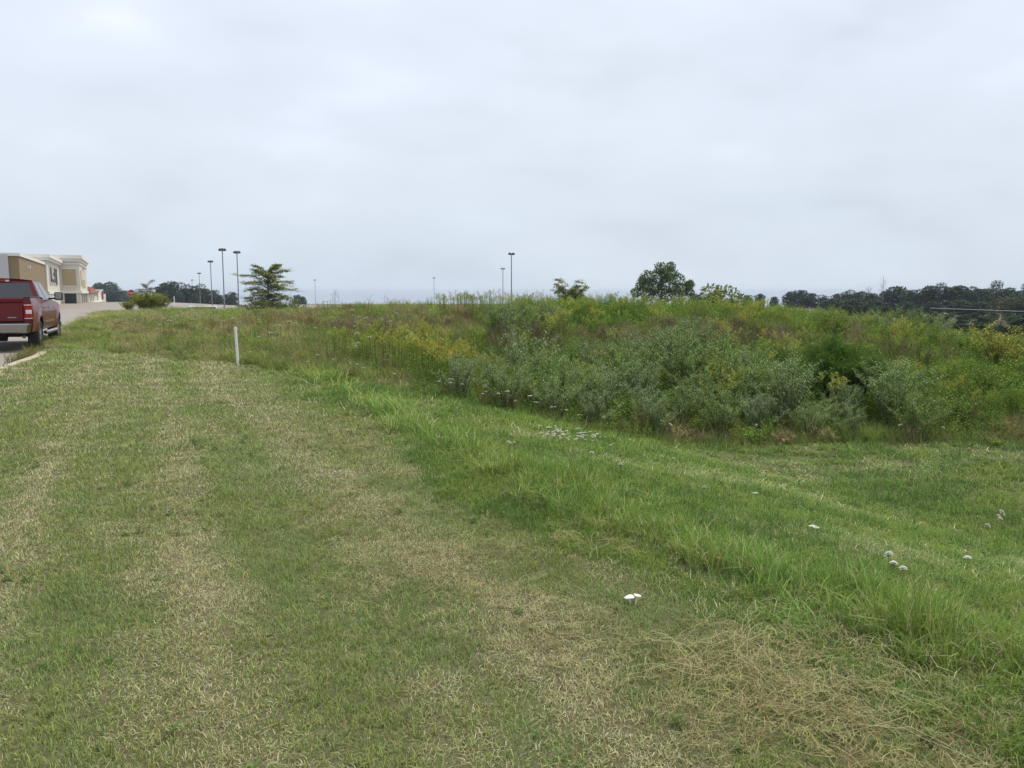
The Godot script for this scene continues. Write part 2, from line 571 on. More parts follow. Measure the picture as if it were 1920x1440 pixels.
func make_lawn() -> void:
	var sods := []
	for k in 10: sods.append(Scatter.new())
	var place := func(x: float, z: float, cell: float, g: RandomNumberGenerator) -> void:
		var t := across(x, z)
		var edge := 2.65 + 0.42 * (1.0 - sm(1.2, 5.0, along(x, z))) + 0.25 * n_mid.get_noise_2d(x * 1.2, z * 1.2)
		if t < kerb_line(along(x, z)) + 0.01 or t > edge: return
		var b := behind_foot(x, z) + 0.3 * n_mid.get_noise_2d(x, z + 50.0)
		if b > 0.15: return
		var d := clampf(dryness(x, z) * 0.9 + 0.1 + g.randfn(0, 0.08), 0.0, 0.999)
		var f := clampf(0.5 + 0.9 * n_mid.get_noise_2d(x + 90.0, z) + g.randfn(0, 0.12), 0, 1)
		var size := cell / 0.085
		var hh := pow(size, 0.55) * g.randf_range(0.85, 1.2) * (1.0 + 0.35 * n_small.get_noise_2d(x * 0.6, z * 0.6))
		sods[int(d * 5.0) * 2 + (1 if f + g.randfn(0, 0.2) > 0.5 else 0)].add(Vector3(x, height(x, z), z), g.randf() * TAU, Vector2(g.randfn(0, 0.04), g.randfn(0, 0.04)), Vector3(size, hh, size), Color.WHITE)
	sow(1.2, 26.0, 0.078, 5.0, 101, place, 0.7)
	var lawn := stuff("lawn_grass", "short mown half dry grass of the verge beside the kerb", "grass")
	for k in 10:
		spread(sods[k], turf(140, 0.062, 0.012, 0.052, 0.0036, 0.8, [0.08, 0.28, 0.5, 0.7, 0.9][k / 2], [Color(0.14, 0.235, 0.068), Color(0.165, 0.245, 0.067)][k % 2], [Color(0.30, 0.365, 0.122), Color(0.355, 0.39, 0.127)][k % 2], 200 + k), "grass", lawn)
	# flat rosettes of broad leaved weeds in the turf
	var ros := [Scatter.new(), Scatter.new()]
	var weed := func(x: float, z: float, cell: float, g: RandomNumberGenerator) -> void:
		var t := across(x, z)
		if t < -2.1 or behind_foot(x, z) > -0.2: return
		if g.randf() > 0.3 * sm(0.0, 0.4, n_mid.get_noise_2d(x * 0.8 + 33.0, z * 0.8)) + 0.04: return
		var f := g.randf_range(0.5, 1.1)
		ros[g.randi() % 2].add(Vector3(x, height(x, z) + (0.002 if t < 2.6 else 0.02), z), g.randf() * TAU, Vector2(g.randfn(0, 0.1), g.randfn(0, 0.1)), Vector3(f, f, f), Color(0.13, 0.2, 0.06).lerp(Color(0.21, 0.26, 0.1), g.randf()))
	sow(1.4, 13.0, 0.2, 20.0, 137, weed)
	for k in 2:
		var rb := MB.new()
		var g3 := RandomNumberGenerator.new()
		g3.seed = 940 + k
		for j in 9:
			var a := j * 2.4 + g3.randf() * 0.5
			rb.leaf(Vector3(0, 0.004 * j, 0), Vector3(cos(a), 0.25 + 0.06 * j, sin(a)).normalized(), Vector3.UP, g3.randf_range(0.035, 0.065), 0.026 - 0.008 * k, Color.WHITE * g3.randf_range(0.8, 1.1))
		spread(ros[k], rb.mesh(M.leaf), "leaf_rosette", lawn)
	# mown straw lying along the edge of the tall grass
	var straw := Scatter.new()
	var lay := func(x: float, z: float, cell: float, g: RandomNumberGenerator) -> void:
		var t := across(x, z)
		var s := along(x, z)
		if t < -2.2 or t > 3.4 or behind_foot(x, z) > 0.0: return
		var w := 0.012 + 0.8 * bump(t, 2.15, 0.75) * sm(-0.15, 0.45, n_mid.get_noise_2d(x * 0.9 + 7.0, z * 0.9) + 0.5 * n_big.get_noise_2d(x, z) + 0.12) * (1.0 - sm(6.0, 13.0, s))
		if g.randf() > w: return
		var c := Color(0.38, 0.33, 0.17).lerp(Color(0.30, 0.29, 0.12), g.randf())
		if g.randf() < 0.2: c = Color(0.21, 0.15, 0.08)
		var q := g.randf_range(0.5, 1.3) * pow(cell / 0.04, 0.4)
		straw.add(Vector3(x, height(x, z) + g.randf_range(0.012, 0.05), z), g.randf() * TAU, Vector2(g.randfn(0, 0.2), g.randfn(0, 0.2)), Vector3(q, 1, q), c)
	sow(1.2, 16.0, 0.036, 5.0, 131, lay)
	var mb := MB.new()
	var g2 := RandomNumberGenerator.new()
	g2.seed = 88
	for k in 7:
		var a := g2.randf() * TAU
		var p := Vector3(g2.randf_range(-0.03, 0.03), 0, g2.randf_range(-0.03, 0.03))
		var d := Vector3(cos(a), g2.randf_range(-0.1, 0.25), sin(a))
		var l := g2.randf_range(0.04, 0.13)
		var q := p + d * l * 0.5 + Vector3(sin(a), 0.3, -cos(a)) * l * 0.1
		var side := Vector3(-sin(a), 0, cos(a)) * 0.0009
		var e := p + d * l
		mb.quad(p - side, q - side, q + side, p + side)
		mb.quad(q - side, e - side, e + side, q + side)
	# longer cut stems among it
	var stems := Scatter.new()
	var lay2 := func(x: float, z: float, cell: float, g: RandomNumberGenerator) -> void:
		var t := across(x, z)
		if behind_foot(x, z) > 0.0: return
		if g.randf() > 0.4 * bump(t, 2.4, 0.5) * sm(-0.1, 0.4, n_mid.get_noise_2d(x * 0.9 + 7.0, z * 0.9) + 0.1): return
		if t < -2.0 or t > 3.6: return
		var c := Color(0.46, 0.42, 0.24).lerp(Color(0.3, 0.3, 0.13), g.randf())
		stems.add(Vector3(x, height(x, z) + g.randf_range(0.02, 0.07), z), g.randf() * TAU, Vector2(g.randfn(0, 0.2), g.randfn(0, 0.2)), Vector3(g.randf_range(0.6, 1.2), 1, g.randf_range(0.8, 1.4)), c)
	sow(1.2, 12.0, 0.09, 6.0, 133, lay2)
	var lb := MB.new()
	for k in 2:
		var p := Vector3(-0.15, 0.0, 0.02 * k)
		for j in 5:
			var q := p + Vector3(0.06, 0.014 * sin(j * 1.3 + k), 0.022 * sin(j * 0.9 + k * 2.0))
			lb.quad(p - Vector3(0, 0, 0.0008), q - Vector3(0, 0, 0.0008), q + Vector3(0, 0, 0.0008), p + Vector3(0, 0, 0.0008))
			p = q
	var st := stuff("mown_straw", "loose dead straw lying along the edge of the tall grass", "straw")
	spread(straw, mb.mesh(M.dry), "straw", st)
	spread(stems, lb.mesh(M.dry), "straw", st)

func make_strip_and_swale() -> void:
	# the uncut green strip and the lower mown grass beyond it
	var tall := []
	var low := []
	for k in 4: tall.append(Scatter.new())
	for k in 6: low.append(Scatter.new())
	var place := func(x: float, z: float, cell: float, g: RandomNumberGenerator) -> void:
		var t := across(x, z)
		var edge := 2.65 + 0.42 * (1.0 - sm(1.2, 5.0, along(x, z))) + 0.25 * n_mid.get_noise_2d(x * 1.2, z * 1.2)
		if t < edge - 0.35: return
		var b := behind_foot(x, z) + 0.5 * n_mid.get_noise_2d(x, z + 50.0)
		if b > 0.3: return
		var p := Vector3(x, height(x, z), z)
		var size := cell / 0.12
		var s := along(x, z)
		var ridge := sm(edge - 0.05, edge + 0.2, t) * (1.0 - sm(edge + 0.45, edge + 0.8, t + 0.3 * n_mid.get_noise_2d(x + 5.0, z)))
		var f := clampf(0.5 + 0.75 * n_mid.get_noise_2d(x * 0.8, z * 0.8 + 30.0) + 0.3 * n_small.get_noise_2d(x * 0.5, z * 0.5) + g.randfn(0, 0.12), 0, 1)
		var warm := 1 if f + g.randfn(0, 0.2) > 0.5 else 0
		if g.randf() < ridge * 0.85:
			var hh := (0.22 + 0.42 * ridge) * g.randf_range(0.6, 1.25) * (1.0 + 0.6 * n_mid.get_noise_2d(x * 1.7, z * 1.7) + 0.3 * n_small.get_noise_2d(x, z))
			tall[(g.randi() % 2) * 2 + warm].add(p, g.randf() * TAU, Vector2(g.randfn(0, 0.1), g.randfn(0, 0.1)), Vector3(size, hh, size), Color.WHITE)
			if ridge > 0.75: return
		var patch := n_mid.get_noise_2d(x * 0.7 + 20.0, z * 0.7) + 0.6 * n_big.get_noise_2d(x + 60.0, z)
		var bare := exp(-(pow(x - 2.4, 2) * 2.2 + pow(z + 7.6, 2) * 6.0))
		if g.randf() < bare * 1.1: return
		var hh := g.randf_range(0.75, 1.25) * (0.85 + 0.6 * patch) * pow(size, 0.4)
		var dry := clampf(0.16 - 0.5 * patch + 0.15 * n_small.get_noise_2d(x, z) + g.randfn(0, 0.1), 0.0, 0.99)
		if t < edge + 0.3: dry = minf(dry + 0.3, 0.99)
		low[int(dry * 3.0) * 2 + warm].add(p, g.randf() * TAU, Vector2(g.randfn(0, 0.06), g.randfn(0, 0.06)), Vector3(size, hh, size), Color.WHITE)
	sow(1.6, 22.0, 0.105, 5.5, 141, place, 0.7)
	var strip := stuff("tall_grass", "uncut strip of lush green grass along the top of the swale", "grass")
	for k in 4: spread(tall[k], turf(72, 0.085, 0.12, 0.38, 0.0052, 0.55, 0.08 + 0.05 * k, [Color(0.12, 0.235, 0.052), Color(0.145, 0.255, 0.05)][k % 2], [Color(0.265, 0.4, 0.09), Color(0.325, 0.43, 0.09)][k % 2], 300 + k), "grass", strip)
	var sw := stuff("swale_grass", "green roughly mown grass in the dip below the bank", "grass")
	for k in 6: spread(low[k], turf(95, 0.08, 0.025, 0.11, 0.0046, 0.9, [0.06, 0.3, 0.55][k / 2], [Color(0.088, 0.185, 0.046), Color(0.108, 0.195, 0.044)][k % 2], [Color(0.2, 0.295, 0.07), Color(0.25, 0.32, 0.07)][k % 2], 310 + k), "grass", sw)

# ---------------------------------------------------------------- plants of the bank
func leafy_stem(mb: MB, base: Vector3, top: Vector3, n: int, l: float, w: float, g: RandomNumberGenerator, c0: Color, c1: Color, from := 0.15, droop := 0.25) -> void:
	var d := (top - base)
	for k in n:
		var f := from + (1.0 - from) * (k + g.randf()) / n
		var p := base + d * f
		var a := k * 2.4 + g.randf() * 0.8
		var out := (Vector3(cos(a), 0.55 - droop, sin(a)) + d.normalized() * 0.35).normalized()
		var q := l * g.randf_range(0.65, 1.2) * (1.15 - 0.45 * f)
		mb.leaf(p, out, Vector3.UP, q, w * q / l, c0.lerp(c1, g.randf()) * g.randf_range(0.85, 1.15))

func thin_stem(mb: MB, a: Vector3, b: Vector3, r: float, col: Color) -> void:
	mb.tube([a, b], [r, r * 0.6], 3, col, false)

func weed_mesh(seed_: int, stems: int, hgt: float, rad: float, leaves: int, l: float, w: float, c0: Color, c1: Color) -> ArrayMesh:
	var g := RandomNumberGenerator.new()
	g.seed = seed_
	var mb := MB.new()
	for k in stems:
		var a := g.randf() * TAU
		var q := sqrt(g.randf()) * rad
		var base := Vector3(cos(a) * q * 0.6, -0.03, sin(a) * q * 0.6)
		var top := Vector3(cos(a) * q * 1.5, hgt * g.randf_range(0.7, 1.1), sin(a) * q * 1.5)
		thin_stem(mb, base, top, 0.004, c0 * 0.8)
		leafy_stem(mb, base, top, leaves, l, w, g, c0, c1)
	return mb.mesh(M.leaf)

func seed_head_mesh(seed_: int) -> ArrayMesh:
	# dry grass with loose seed heads
	var g := RandomNumberGenerator.new()
	g.seed = seed_
	var mb := MB.new()
	for k in 24:
		var a := g.randf() * TAU
		var q := sqrt(g.randf()) * 0.17
		var base := Vector3(cos(a) * q, -0.02, sin(a) * q)
		var top := base + Vector3(g.randfn(0, 0.07), g.randf_range(0.45, 0.75), g.randfn(0, 0.07))
		thin_stem(mb, base, top, 0.003, Color(0.9, 0.9, 0.8))
		for j in 16:
			var f := g.randf_range(0.68, 1.02)
			var p := base.lerp(top, f)
			var b := g.randf() * TAU
			mb.leaf(p, Vector3(cos(b), 0.6, sin(b)).normalized(), Vector3.UP, g.randf_range(0.02, 0.05), 0.008, Color.WHITE * g.randf_range(0.75, 1.2))
		for j in 3:
			mb.blade(base, g.randf() * TAU, g.randf_range(0.2, 0.4), 0.006, g.randf_range(0.4, 1.1), Color(1.0, 1.05, 0.8) * g.randf_range(0.8, 1.1))
	return mb.mesh(M.dry)

func make_bank() -> void:
	var grass := [Scatter.new(), Scatter.new(), Scatter.new()]
	var seeds := [Scatter.new(), Scatter.new()]
	var weeds := [Scatter.new(), Scatter.new(), Scatter.new(), Scatter.new()]
	var place := func(x: float, z: float, cell: float, g: RandomNumberGenerator) -> void:
		var b := behind_foot(x, z) + 0.45 * n_mid.get_noise_2d(x, z + 50.0)
		if b < 0.0 or b > 62.0: return
		var t := across(x, z)
		if t < kerb_line(along(x, z)) - 0.05 + 0.2 * n_mid.get_noise_2d(x, z): return
		var s := along(x, z)
		if s > 92.0: return
		var p := Vector3(x, height(x, z) - 0.01, z)
		var size := pow(cell / 0.2, 0.75)
		var broad := n_big.get_noise_2d(x * 0.9, z * 0.9 + 12.0)
		var mid := n_mid.get_noise_2d(x * 0.55, z * 0.55)
		var right := sm(-3.5, 0.5, x + (z + 15.0) * 0.12)     # left: open meadow, right: tall herbs
		var rise := sm(0.0, 2.5, b)
		# dry brownish belt under the crest
		var belt := bump(b, 8.8, 2.6) * sm(0.0, 0.3, mid + 0.6 * broad + 0.18) * sm(-9, -2, x) * (1.0 - sm(9.5, 12.0, x))
		var leftbelt := bump(b, 10.0, 5.0) * sm(-0.05, 0.35, broad + 0.5 * mid) * (1.0 - right)
		var toe := bump(b, 0.4, 0.7) * sm(-0.1, 0.4, mid + 0.6 * n_mid.get_noise_2d(x * 1.5 + 9.0, z)) * sm(-5.0, -3.0, x)
		var brown := clampf(belt + leftbelt * 0.9 + toe * 0.75, 0, 1)
		var hh := (0.42 + 0.4 * rise * (0.5 + 0.6 * right)) * g.randf_range(0.7, 1.3) * (1.0 + 0.5 * mid)
		if t < 3.0: hh *= lerpf(0.4, 0.85, sm(-2.5, 3.0, t))
		var roll := g.randf()
		if roll < brown * 0.32:
			var c := Color(0.29, 0.23, 0.13).lerp(Color(0.38, 0.32, 0.17), g.randf())
			if belt > 0.4: c = Color(0.25, 0.2, 0.135).lerp(Color(0.34, 0.28, 0.18), g.randf())
			seeds[g.randi() % 2].add(p, g.randf() * TAU, Vector2(g.randfn(0, 0.12), g.randfn(0, 0.12)), Vector3(size, hh, size), c * g.randf_range(0.8, 1.2))
		elif roll < brown * 0.32 + (1.0 - brown) * (0.14 + 0.5 * right * rise):
			var f := clampf(0.5 + 0.9 * mid + g.randfn(0, 0.25), 0, 1)
			var c := Color(0.13, 0.23, 0.055).lerp(Color(0.3, 0.4, 0.085), f)
			weeds[g.randi() % 4].add(p, g.randf() * TAU, Vector2(g.randfn(0, 0.08), g.randfn(0, 0.08)), Vector3(size, hh * 1.05, size), c * g.randf_range(0.85, 1.15) / 0.15)
		else:
			var f := clampf(0.5 + 0.8 * broad + g.randfn(0, 0.25), 0, 1)
			var c := Color(0.15, 0.235, 0.05).lerp(Color(0.33, 0.33, 0.12), f)
			if g.randf() < 0.15: c = Color(0.40, 0.34, 0.17)
			c = c.lerp(Color(0.36, 0.32, 0.15), 0.3 * (1.0 - right))
			if right > 0.5: c = c.lerp(Color(0.14, 0.23, 0.05), 0.45)
			grass[g.randi() % 3].add(p, g.randf() * TAU, Vector2(g.randfn(0, 0.12), g.randfn(0, 0.12)), Vector3(size, hh * 0.9, size), c * g.randf_range(0.8, 1.2))
	sow(11.5, 95.0, 0.2, 16.0, 151, place)
	var bank := stuff("bank_meadow", "rough meadow grass and low herbs covering the bank", "meadow")
	for k in 3: spread(grass[k], tuft(46, 0.16, 0.26, 0.66, 0.007, 0.5, 0.3, 400 + k, M.grass), "grass", bank)
	for k in 2: spread(seeds[k], seed_head_mesh(420 + k), "seed_heads", bank)
	var w := Color(0.13, 0.145, 0.13)
	var w2 := Color(0.17, 0.165, 0.15)
	spread(weeds[0], weed_mesh(431, 12, 0.62, 0.17, 17, 0.085, 0.016, w, w2), "herbs", bank)
	spread(weeds[1], weed_mesh(432, 10, 0.5, 0.17, 13, 0.09, 0.035, w, w2), "herbs", bank)
	spread(weeds[2], weed_mesh(433, 13, 0.7, 0.18, 19, 0.075, 0.013, w, w2), "herbs", bank)
	spread(weeds[3], weed_mesh(434, 9, 0.4, 0.18, 11, 0.11, 0.05, w, w2), "herbs", bank)

func shrub_meshes(seed_: int, hgt: float, wid: float, stems: int, leaves: int, l: float, w: float, c0: Color, c1: Color) -> Array:
	var g := RandomNumberGenerator.new()
	g.seed = seed_
	var lb := MB.new()
	var sb := MB.new()
	for k in stems:
		var a := TAU * k / stems + g.randf() * 0.7
		var q := sqrt(g.randf())
		var base := Vector3(cos(a), 0, sin(a)) * 0.12 * q + Vector3(0, -0.06, 0)
		var h := hgt * (1.05 - 0.35 * q * q) * g.randf_range(0.8, 1.1)
		var mid := Vector3(cos(a) * q * wid * 0.3, h * 0.5, sin(a) * q * wid * 0.3)
		var top := Vector3(cos(a) * q * wid * 0.55 + g.randfn(0, 0.05), h, sin(a) * q * wid * 0.55 + g.randfn(0, 0.05))
		sb.tube([base, mid, top], [0.010, 0.007, 0.002], 4, Color.WHITE, false)
		leafy_stem(lb, base, mid, leaves / 3, l, w, g, c0, c1, 0.15)
		leafy_stem(lb, mid, top, leaves / 2, l, w, g, c0, c1, 0.0)
		for j in 5:                                   # side twigs
			var f := g.randf_range(0.25, 0.95)
			var p := base.lerp(mid, f * 2.0) if f < 0.5 else mid.lerp(top, f * 2.0 - 1.0)
			var b := g.randf() * TAU
			var e := p + Vector3(cos(b) * 0.16, 0.16, sin(b) * 0.16) * g.randf_range(0.7, 1.4) * hgt
			sb.tube([p, e], [0.004, 0.0015], 3, Color.WHITE, false)
			leafy_stem(lb, p, e, leaves / 5, l * 0.9, w, g, c0, c1, 0.1)
	return [sb.mesh(M.twig), lb.mesh(M.leaf)]

func plant(called: String, meshes: Array, part_names: Array, label: String, category: String, at: Vector3, turn: float, sc: Vector3, group: String) -> Node3D:
	var o := thing(called, label, category, at, turn, group)
	for k in meshes.size():
		var q := inst(meshes[k], part_names[k], o)
		if part_names[k] in ["bloom", "foliage", "crown"]: q.set_meta("kind", "stuff")
	o.scale = sc
	return o

func make_shrubs() -> void:
	var g := RandomNumberGenerator.new()
	g.seed = 61
	var grey0 := Color(0.15, 0.255, 0.075)
	var grey1 := Color(0.34, 0.47, 0.155)
	var kinds := []
	for k in 5: kinds.append(shrub_meshes(500 + k, 1.1, 1.15, 17, 84, 0.085, 0.019, grey0.lerp(Color(0.185, 0.27, 0.12), k * 0.25), grey1.lerp(Color(0.39, 0.5, 0.27), k * 0.25)))
	# a dense belt along the foot of the bank
	var spots := []
	var tries := 0
	while spots.size() < 44 and tries < 4000:
		tries += 1
		var x := g.randf_range(-0.9, 7.4)
		var b := g.randf_range(0.35, 4.6)
		if x > 5.2 and b > 2.2: continue
		if n_mid.get_noise_2d(x * 0.8, b * 0.8) < -0.22: continue
		if b > 1.0 + 1.1 * (x + 1.6) : continue
		var p := Vector3(x, 0, lookup(foot_x, foot_z, x) - b)
		var ok := true
		for q in spots:
			if Vector2(q[0].x - p.x, q[0].z - p.z).length() < 0.7: ok = false
		if ok: spots.append([p, g.randf_range(0.6, 1.2) * (0.75 + 0.3 * sm(0.5, 2.0, b))])
	for q in spots:
		var p: Vector3 = q[0]
		p.y = height(p.x, p.z)
		var f: float = q[1]
		var kd := g.randi() % 5
		var words := ("low " if f < 0.75 else "tall " if f > 0.98 else "middling ") + ("fresh green" if kd < 2 else "grey green" if kd < 4 else "silvery")
		plant("willow_shrub", kinds[kd], ["stem", "foliage"], words + " willow shrub in the belt along the foot of the bank", "shrub", p, g.randf() * TAU, Vector3(f * 1.1, f, f * 1.1), "willow shrubs at the foot of the bank")
	for a in [[955, 21.6, 0.95], [995, 21.8, 1.0], [930, 22.2, 0.85], [1025, 21.8, 0.9], [975, 20.6, 0.85]]:
		var p := column(a[0], a[1])
		plant("willow_shrub", kinds[g.randi() % 5], ["stem", "foliage"], "grey green willow shrub in the clump high on the bank below the crest", "shrub", p, g.randf() * TAU, Vector3(a[2] * 1.1, a[2], a[2] * 1.1), "willow clump high on the bank")
	for a in [[1275, 18.6, 1.05], [1300, 19.0, 1.1], [1335, 18.8, 0.95], [1255, 19.4, 0.9]]:
		var p := column(a[0], a[1])
		plant("willow_shrub", kinds[g.randi() % 5], ["stem", "foliage"], "willow shrub standing alone with its neighbours above the dense willow belt", "shrub", p, g.randf() * TAU, Vector3(a[2] * 1.1, a[2], a[2] * 1.1), "willow shrubs half way up the bank")
	for a in [[1640, 27.0, 0.9], [1690, 26.5, 1.0], [1730, 26.0, 1.0], [1770, 25.5, 0.9], [1560, 28, 0.8]]:
		var p := column(a[0], a[1])
		plant("willow_shrub", kinds[g.randi() % 5], ["stem", "foliage"], "willow shrub on the end of the crest before the dark wood", "shrub", p, g.randf() * TAU, Vector3(a[2] * 1.1, a[2], a[2] * 1.1), "willow shrubs on the end of the crest")
	# leafy light green shrubs toward the end of the bank
	var light := []
	for k in 3: light.append(shrub_meshes(520 + k, 0.95, 1.1, 13, 50, 0.09, 0.036, Color(0.14, 0.23, 0.045), Color(0.27, 0.37, 0.08)))
	for k in 26:
		var x := g.randf_range(6.9, 13.5)
		var b := g.randf_range(0.9, 11.0)
		var z := lookup(foot_x, foot_z, x) - b
		var f := g.randf_range(0.65, 1.05)
		plant("leafy_shrub", light[k % 3], ["stem", "foliage"], "light green broad leaved shrub on the low end of the bank", "shrub", Vector3(x, height(x, z), z), g.randf() * TAU, Vector3(f, f, f), "leafy shrubs on the low end of the bank")
	var yel := shrub_meshes(529, 1.1, 1.5, 24, 70, 0.09, 0.036, Color(0.22, 0.27, 0.05), Color(0.44, 0.41, 0.11))
	var yp := column(1885, 19.5)
	plant("yellowing_shrub", yel, ["stem", "foliage"], "shrub with yellowing leaves on the shoulder of the bank before the wood", "shrub", yp, 0.4, Vector3(1.25, 1.1, 1.25), "")
	# the soft feathery bush
	for a in [[1570, 16.6, 1.1, "larger dark green feathery bush with very fine soft foliage"], [1648, 16.2, 0.8, "smaller dark green feathery bush beside the larger one"]]:
		var mb := MB.new()
		var sb := MB.new()
		var q := RandomNumberGenerator.new()
		q.seed = 71
		for k in 60:
			var w := q.randf() * TAU
			var rr := sqrt(q.randf())
			var top := Vector3(cos(w) * rr * 0.95, 1.15 * sqrt(maxf(0.05, 1.0 - rr * rr * 0.85)) * q.randf_range(0.85, 1.05), sin(w) * rr * 0.75)
			var base := Vector3(cos(w) * rr * 0.2, -0.05, sin(w) * rr * 0.2)
			sb.tube([base, top], [0.008, 0.002], 3, Color.WHITE, false)
			for j in 190:
				var f := q.randf_range(0.3, 1.0)
				var p := base.lerp(top, f)
				var d := Vector3(q.randfn(0, 1), q.randfn(0.25, 0.7), q.randfn(0, 1)).normalized()
				var col := Color(0.1, 0.2, 0.04).lerp(Color(0.18, 0.3, 0.07), q.randf())
				mb.leaf(p, d, Vector3(0.2, 1, 0.1), q.randf_range(0.08, 0.22), 0.009, col)
		var o := thing("feathery_bush", a[3], "bush", column(a[0], a[1]), 0.3 if a[2] > 0.9 else 1.9, "")
		part(sb, "stem", M.twig, o)
		part(mb, "foliage", M.leaf, o)
		o.scale = Vector3.ONE * a[2]

func goldenrod_meshes(seed_: int, stems: int, hgt: float, rad: float, bloom0: Color, bloom1: Color) -> Array:
	var g := RandomNumberGenerator.new()
	g.seed = seed_
	var sb := MB.new()
	var fb := MB.new()
	for k in stems:
		var a := g.randf() * TAU
		var q := sqrt(g.randf()) * rad
		var base := Vector3(cos(a) * q, -0.05, sin(a) * q)
		var top := base * Vector3(1.4, 0, 1.4) + Vector3(g.randfn(0, 0.04), hgt * g.randf_range(0.8, 1.08), g.randfn(0, 0.04))
		thin_stem(sb, base, top, 0.005, Color(0.12, 0.14, 0.05))
		leafy_stem(sb, base, base.lerp(top, 0.88), 26, 0.1, 0.016, g, Color(0.12, 0.21, 0.04), Color(0.23, 0.32, 0.065), 0.1)
		var lean := g.randf() * TAU
		for j in 9:
			var f := 0.80 + 0.22 * j / 9.0
			var p := base.lerp(top, f)
			var b := lean + g.randfn(0, 0.9) + j * 0.7
			var l := 0.15 * (1.1 - (f - 0.8) * 3.6) * g.randf_range(0.8, 1.2)
			var e := p + Vector3(cos(b), 0.55, sin(b)) * l
			var c := bloom0.lerp(bloom1, g.randf())
			for m in 7:
				var pp := p.lerp(e, (m + 0.5) / 9.0) + Vector3(g.randfn(0, 0.008), g.randf_range(0, 0.02), g.randfn(0, 0.008))
				var d := Vector3(g.randfn(0, 1), 0.8, g.randfn(0, 1)).normalized()
				fb.leaf(pp, d, Vector3(0.3, 0.4, 0.86), g.randf_range(0.014, 0.03), 0.016, c * g.randf_range(0.85, 1.15))
	return [sb.mesh(M.leaf), fb.mesh(M.petal)]

func make_goldenrod() -> void:
	var g := RandomNumberGenerator.new()
	g.seed = 77
	var fresh := []
	var full := []
	var deep := []
	for k in 3:
		fresh.append(goldenrod_meshes(600 + k, 8, 0.85, 0.22, Color(0.23, 0.33, 0.06), Color(0.35, 0.41, 0.09)))
		full.append(goldenrod_meshes(610 + k, 8, 0.9, 0.2, Color(0.38, 0.40, 0.08), Color(0.52, 0.49, 0.11)))
	for k in 2:
		deep.append(goldenrod_meshes(620 + k, 7, 0.85, 0.2, Color(0.46, 0.36, 0.07), Color(0.54, 0.44, 0.1)))
	# along the crest
	for k in 110:
		var x := g.randf_range(-2.4, 12.5)
		var b := g.randf_range(12.0, 17.5)
		var z := lookup(foot_x, foot_z, x) - b
		var p := Vector3(x, height(x, z), z)
		var yellow := n_mid.get_noise_2d(x * 0.7, z * 0.3) + 0.012 * x
		var pick: Array = full if yellow > 0.16 else fresh
		var f := g.randf_range(0.65, 0.95)
		plant("goldenrod", pick[g.randi() % 3], ["leafy_stem", "bloom"], ("yellow flowering" if pick == full else "greenish budding") + " goldenrod on the crest of the bank against the sky", "wildflower", p, g.randf() * TAU, Vector3(f, f, f), ("flowering" if pick == full else "budding") + " goldenrod along the crest")
	# patches on the slope, each as [column, depth, how many, spread, kind]
	for a in [[800, 19.5, 4, 0.9, 1], [770, 19.3, 6, 0.9, 1], [745, 15.8, 3, 0.7, 1], [800, 15.6, 7, 1.0, 1], [850, 15.4, 3, 0.5, 2], [700, 16.5, 6, 0.9, 0], [905, 16.0, 3, 0.35, 1], [640, 17.0, 5, 0.7, 0], [1110, 16.0, 4, 0.4, 0], [880, 18.0, 2, 0.4, 1]]:
		for k in a[2]:
			var p := column(a[0], a[1]) + Vector3(g.randfn(0, 0.5) * a[3], 0, g.randfn(0, 0.5) * a[3])
			p.y = height(p.x, p.z)
			var set_: Array = [fresh, full, deep][a[4]]
			var f := g.randf_range(0.75, 1.0)
			plant("goldenrod", set_[k % set_.size()], ["leafy_stem", "bloom"], ["budding green goldenrod in a patch on the bank behind the white pipe", "yellow goldenrod in a flowering patch low on the bank", "orange yellow goldenrod past its prime low on the bank"][a[4]], "wildflower", p, g.randf() * TAU, Vector3(f, f, f), ["budding goldenrod", "yellow goldenrod", "orange goldenrod"][a[4]] + " low on the bank")
	# among the willows and on the open slope above them
	for k in 52:
		var x := g.randf_range(-1.5, 8.0)
		var b := g.randf_range(0.7, 10.5)
		var z := lookup(foot_x, foot_z, x) - b
		var f := g.randf_range(0.7, 1.1)
		var yes := g.randf() < 0.5
		plant("goldenrod", (full if yes else fresh)[k % 3], ["leafy_stem", "bloom"], "yellow goldenrod clump rising between the willow shrubs" if yes else "green budding goldenrod clump rising between the willow shrubs", "wildflower", Vector3(x, height(x, z), z), g.randf() * TAU, Vector3(f, f, f), "yellow goldenrod between the willows" if yes else "budding goldenrod between the willows")
	# the low end of the bank
	for k in 92:
		var x := g.randf_range(5.5, 14.5)
		var b := g.randf_range(0.8, 12.0)
		var z := lookup(foot_x, foot_z, x) - b
		if x < 8.0 and b < 5.5: continue
		var f := g.randf_range(0.7, 1.05)
		plant("goldenrod", (full if k % 3 == 0 else fresh)[k % 3], ["leafy_stem", "bloom"], ("yellow flowering" if k % 3 == 0 else "pale green budding") + " goldenrod among the leafy shrubs at the low end of the bank", "wildflower", Vector3(x, height(x, z), z), g.randf() * TAU, Vector3(f, f, f), ("flowering" if k % 3 == 0 else "budding") + " goldenrod at the low end of the bank")
	for a in [[1688, 21.5, 0.9, "single clump of bright orange yellow goldenrod high at the low end of the bank"], [1855, 14.6, 0.8, "yellow goldenrod clump at the very foot of the bank's low end"]]:
		plant("goldenrod", deep[0] if a[0] < 1800 else full[1], ["leafy_stem", "bloom"], a[3], "wildflower", column(a[0], a[1]), 0.7, Vector3.ONE * a[2], "")

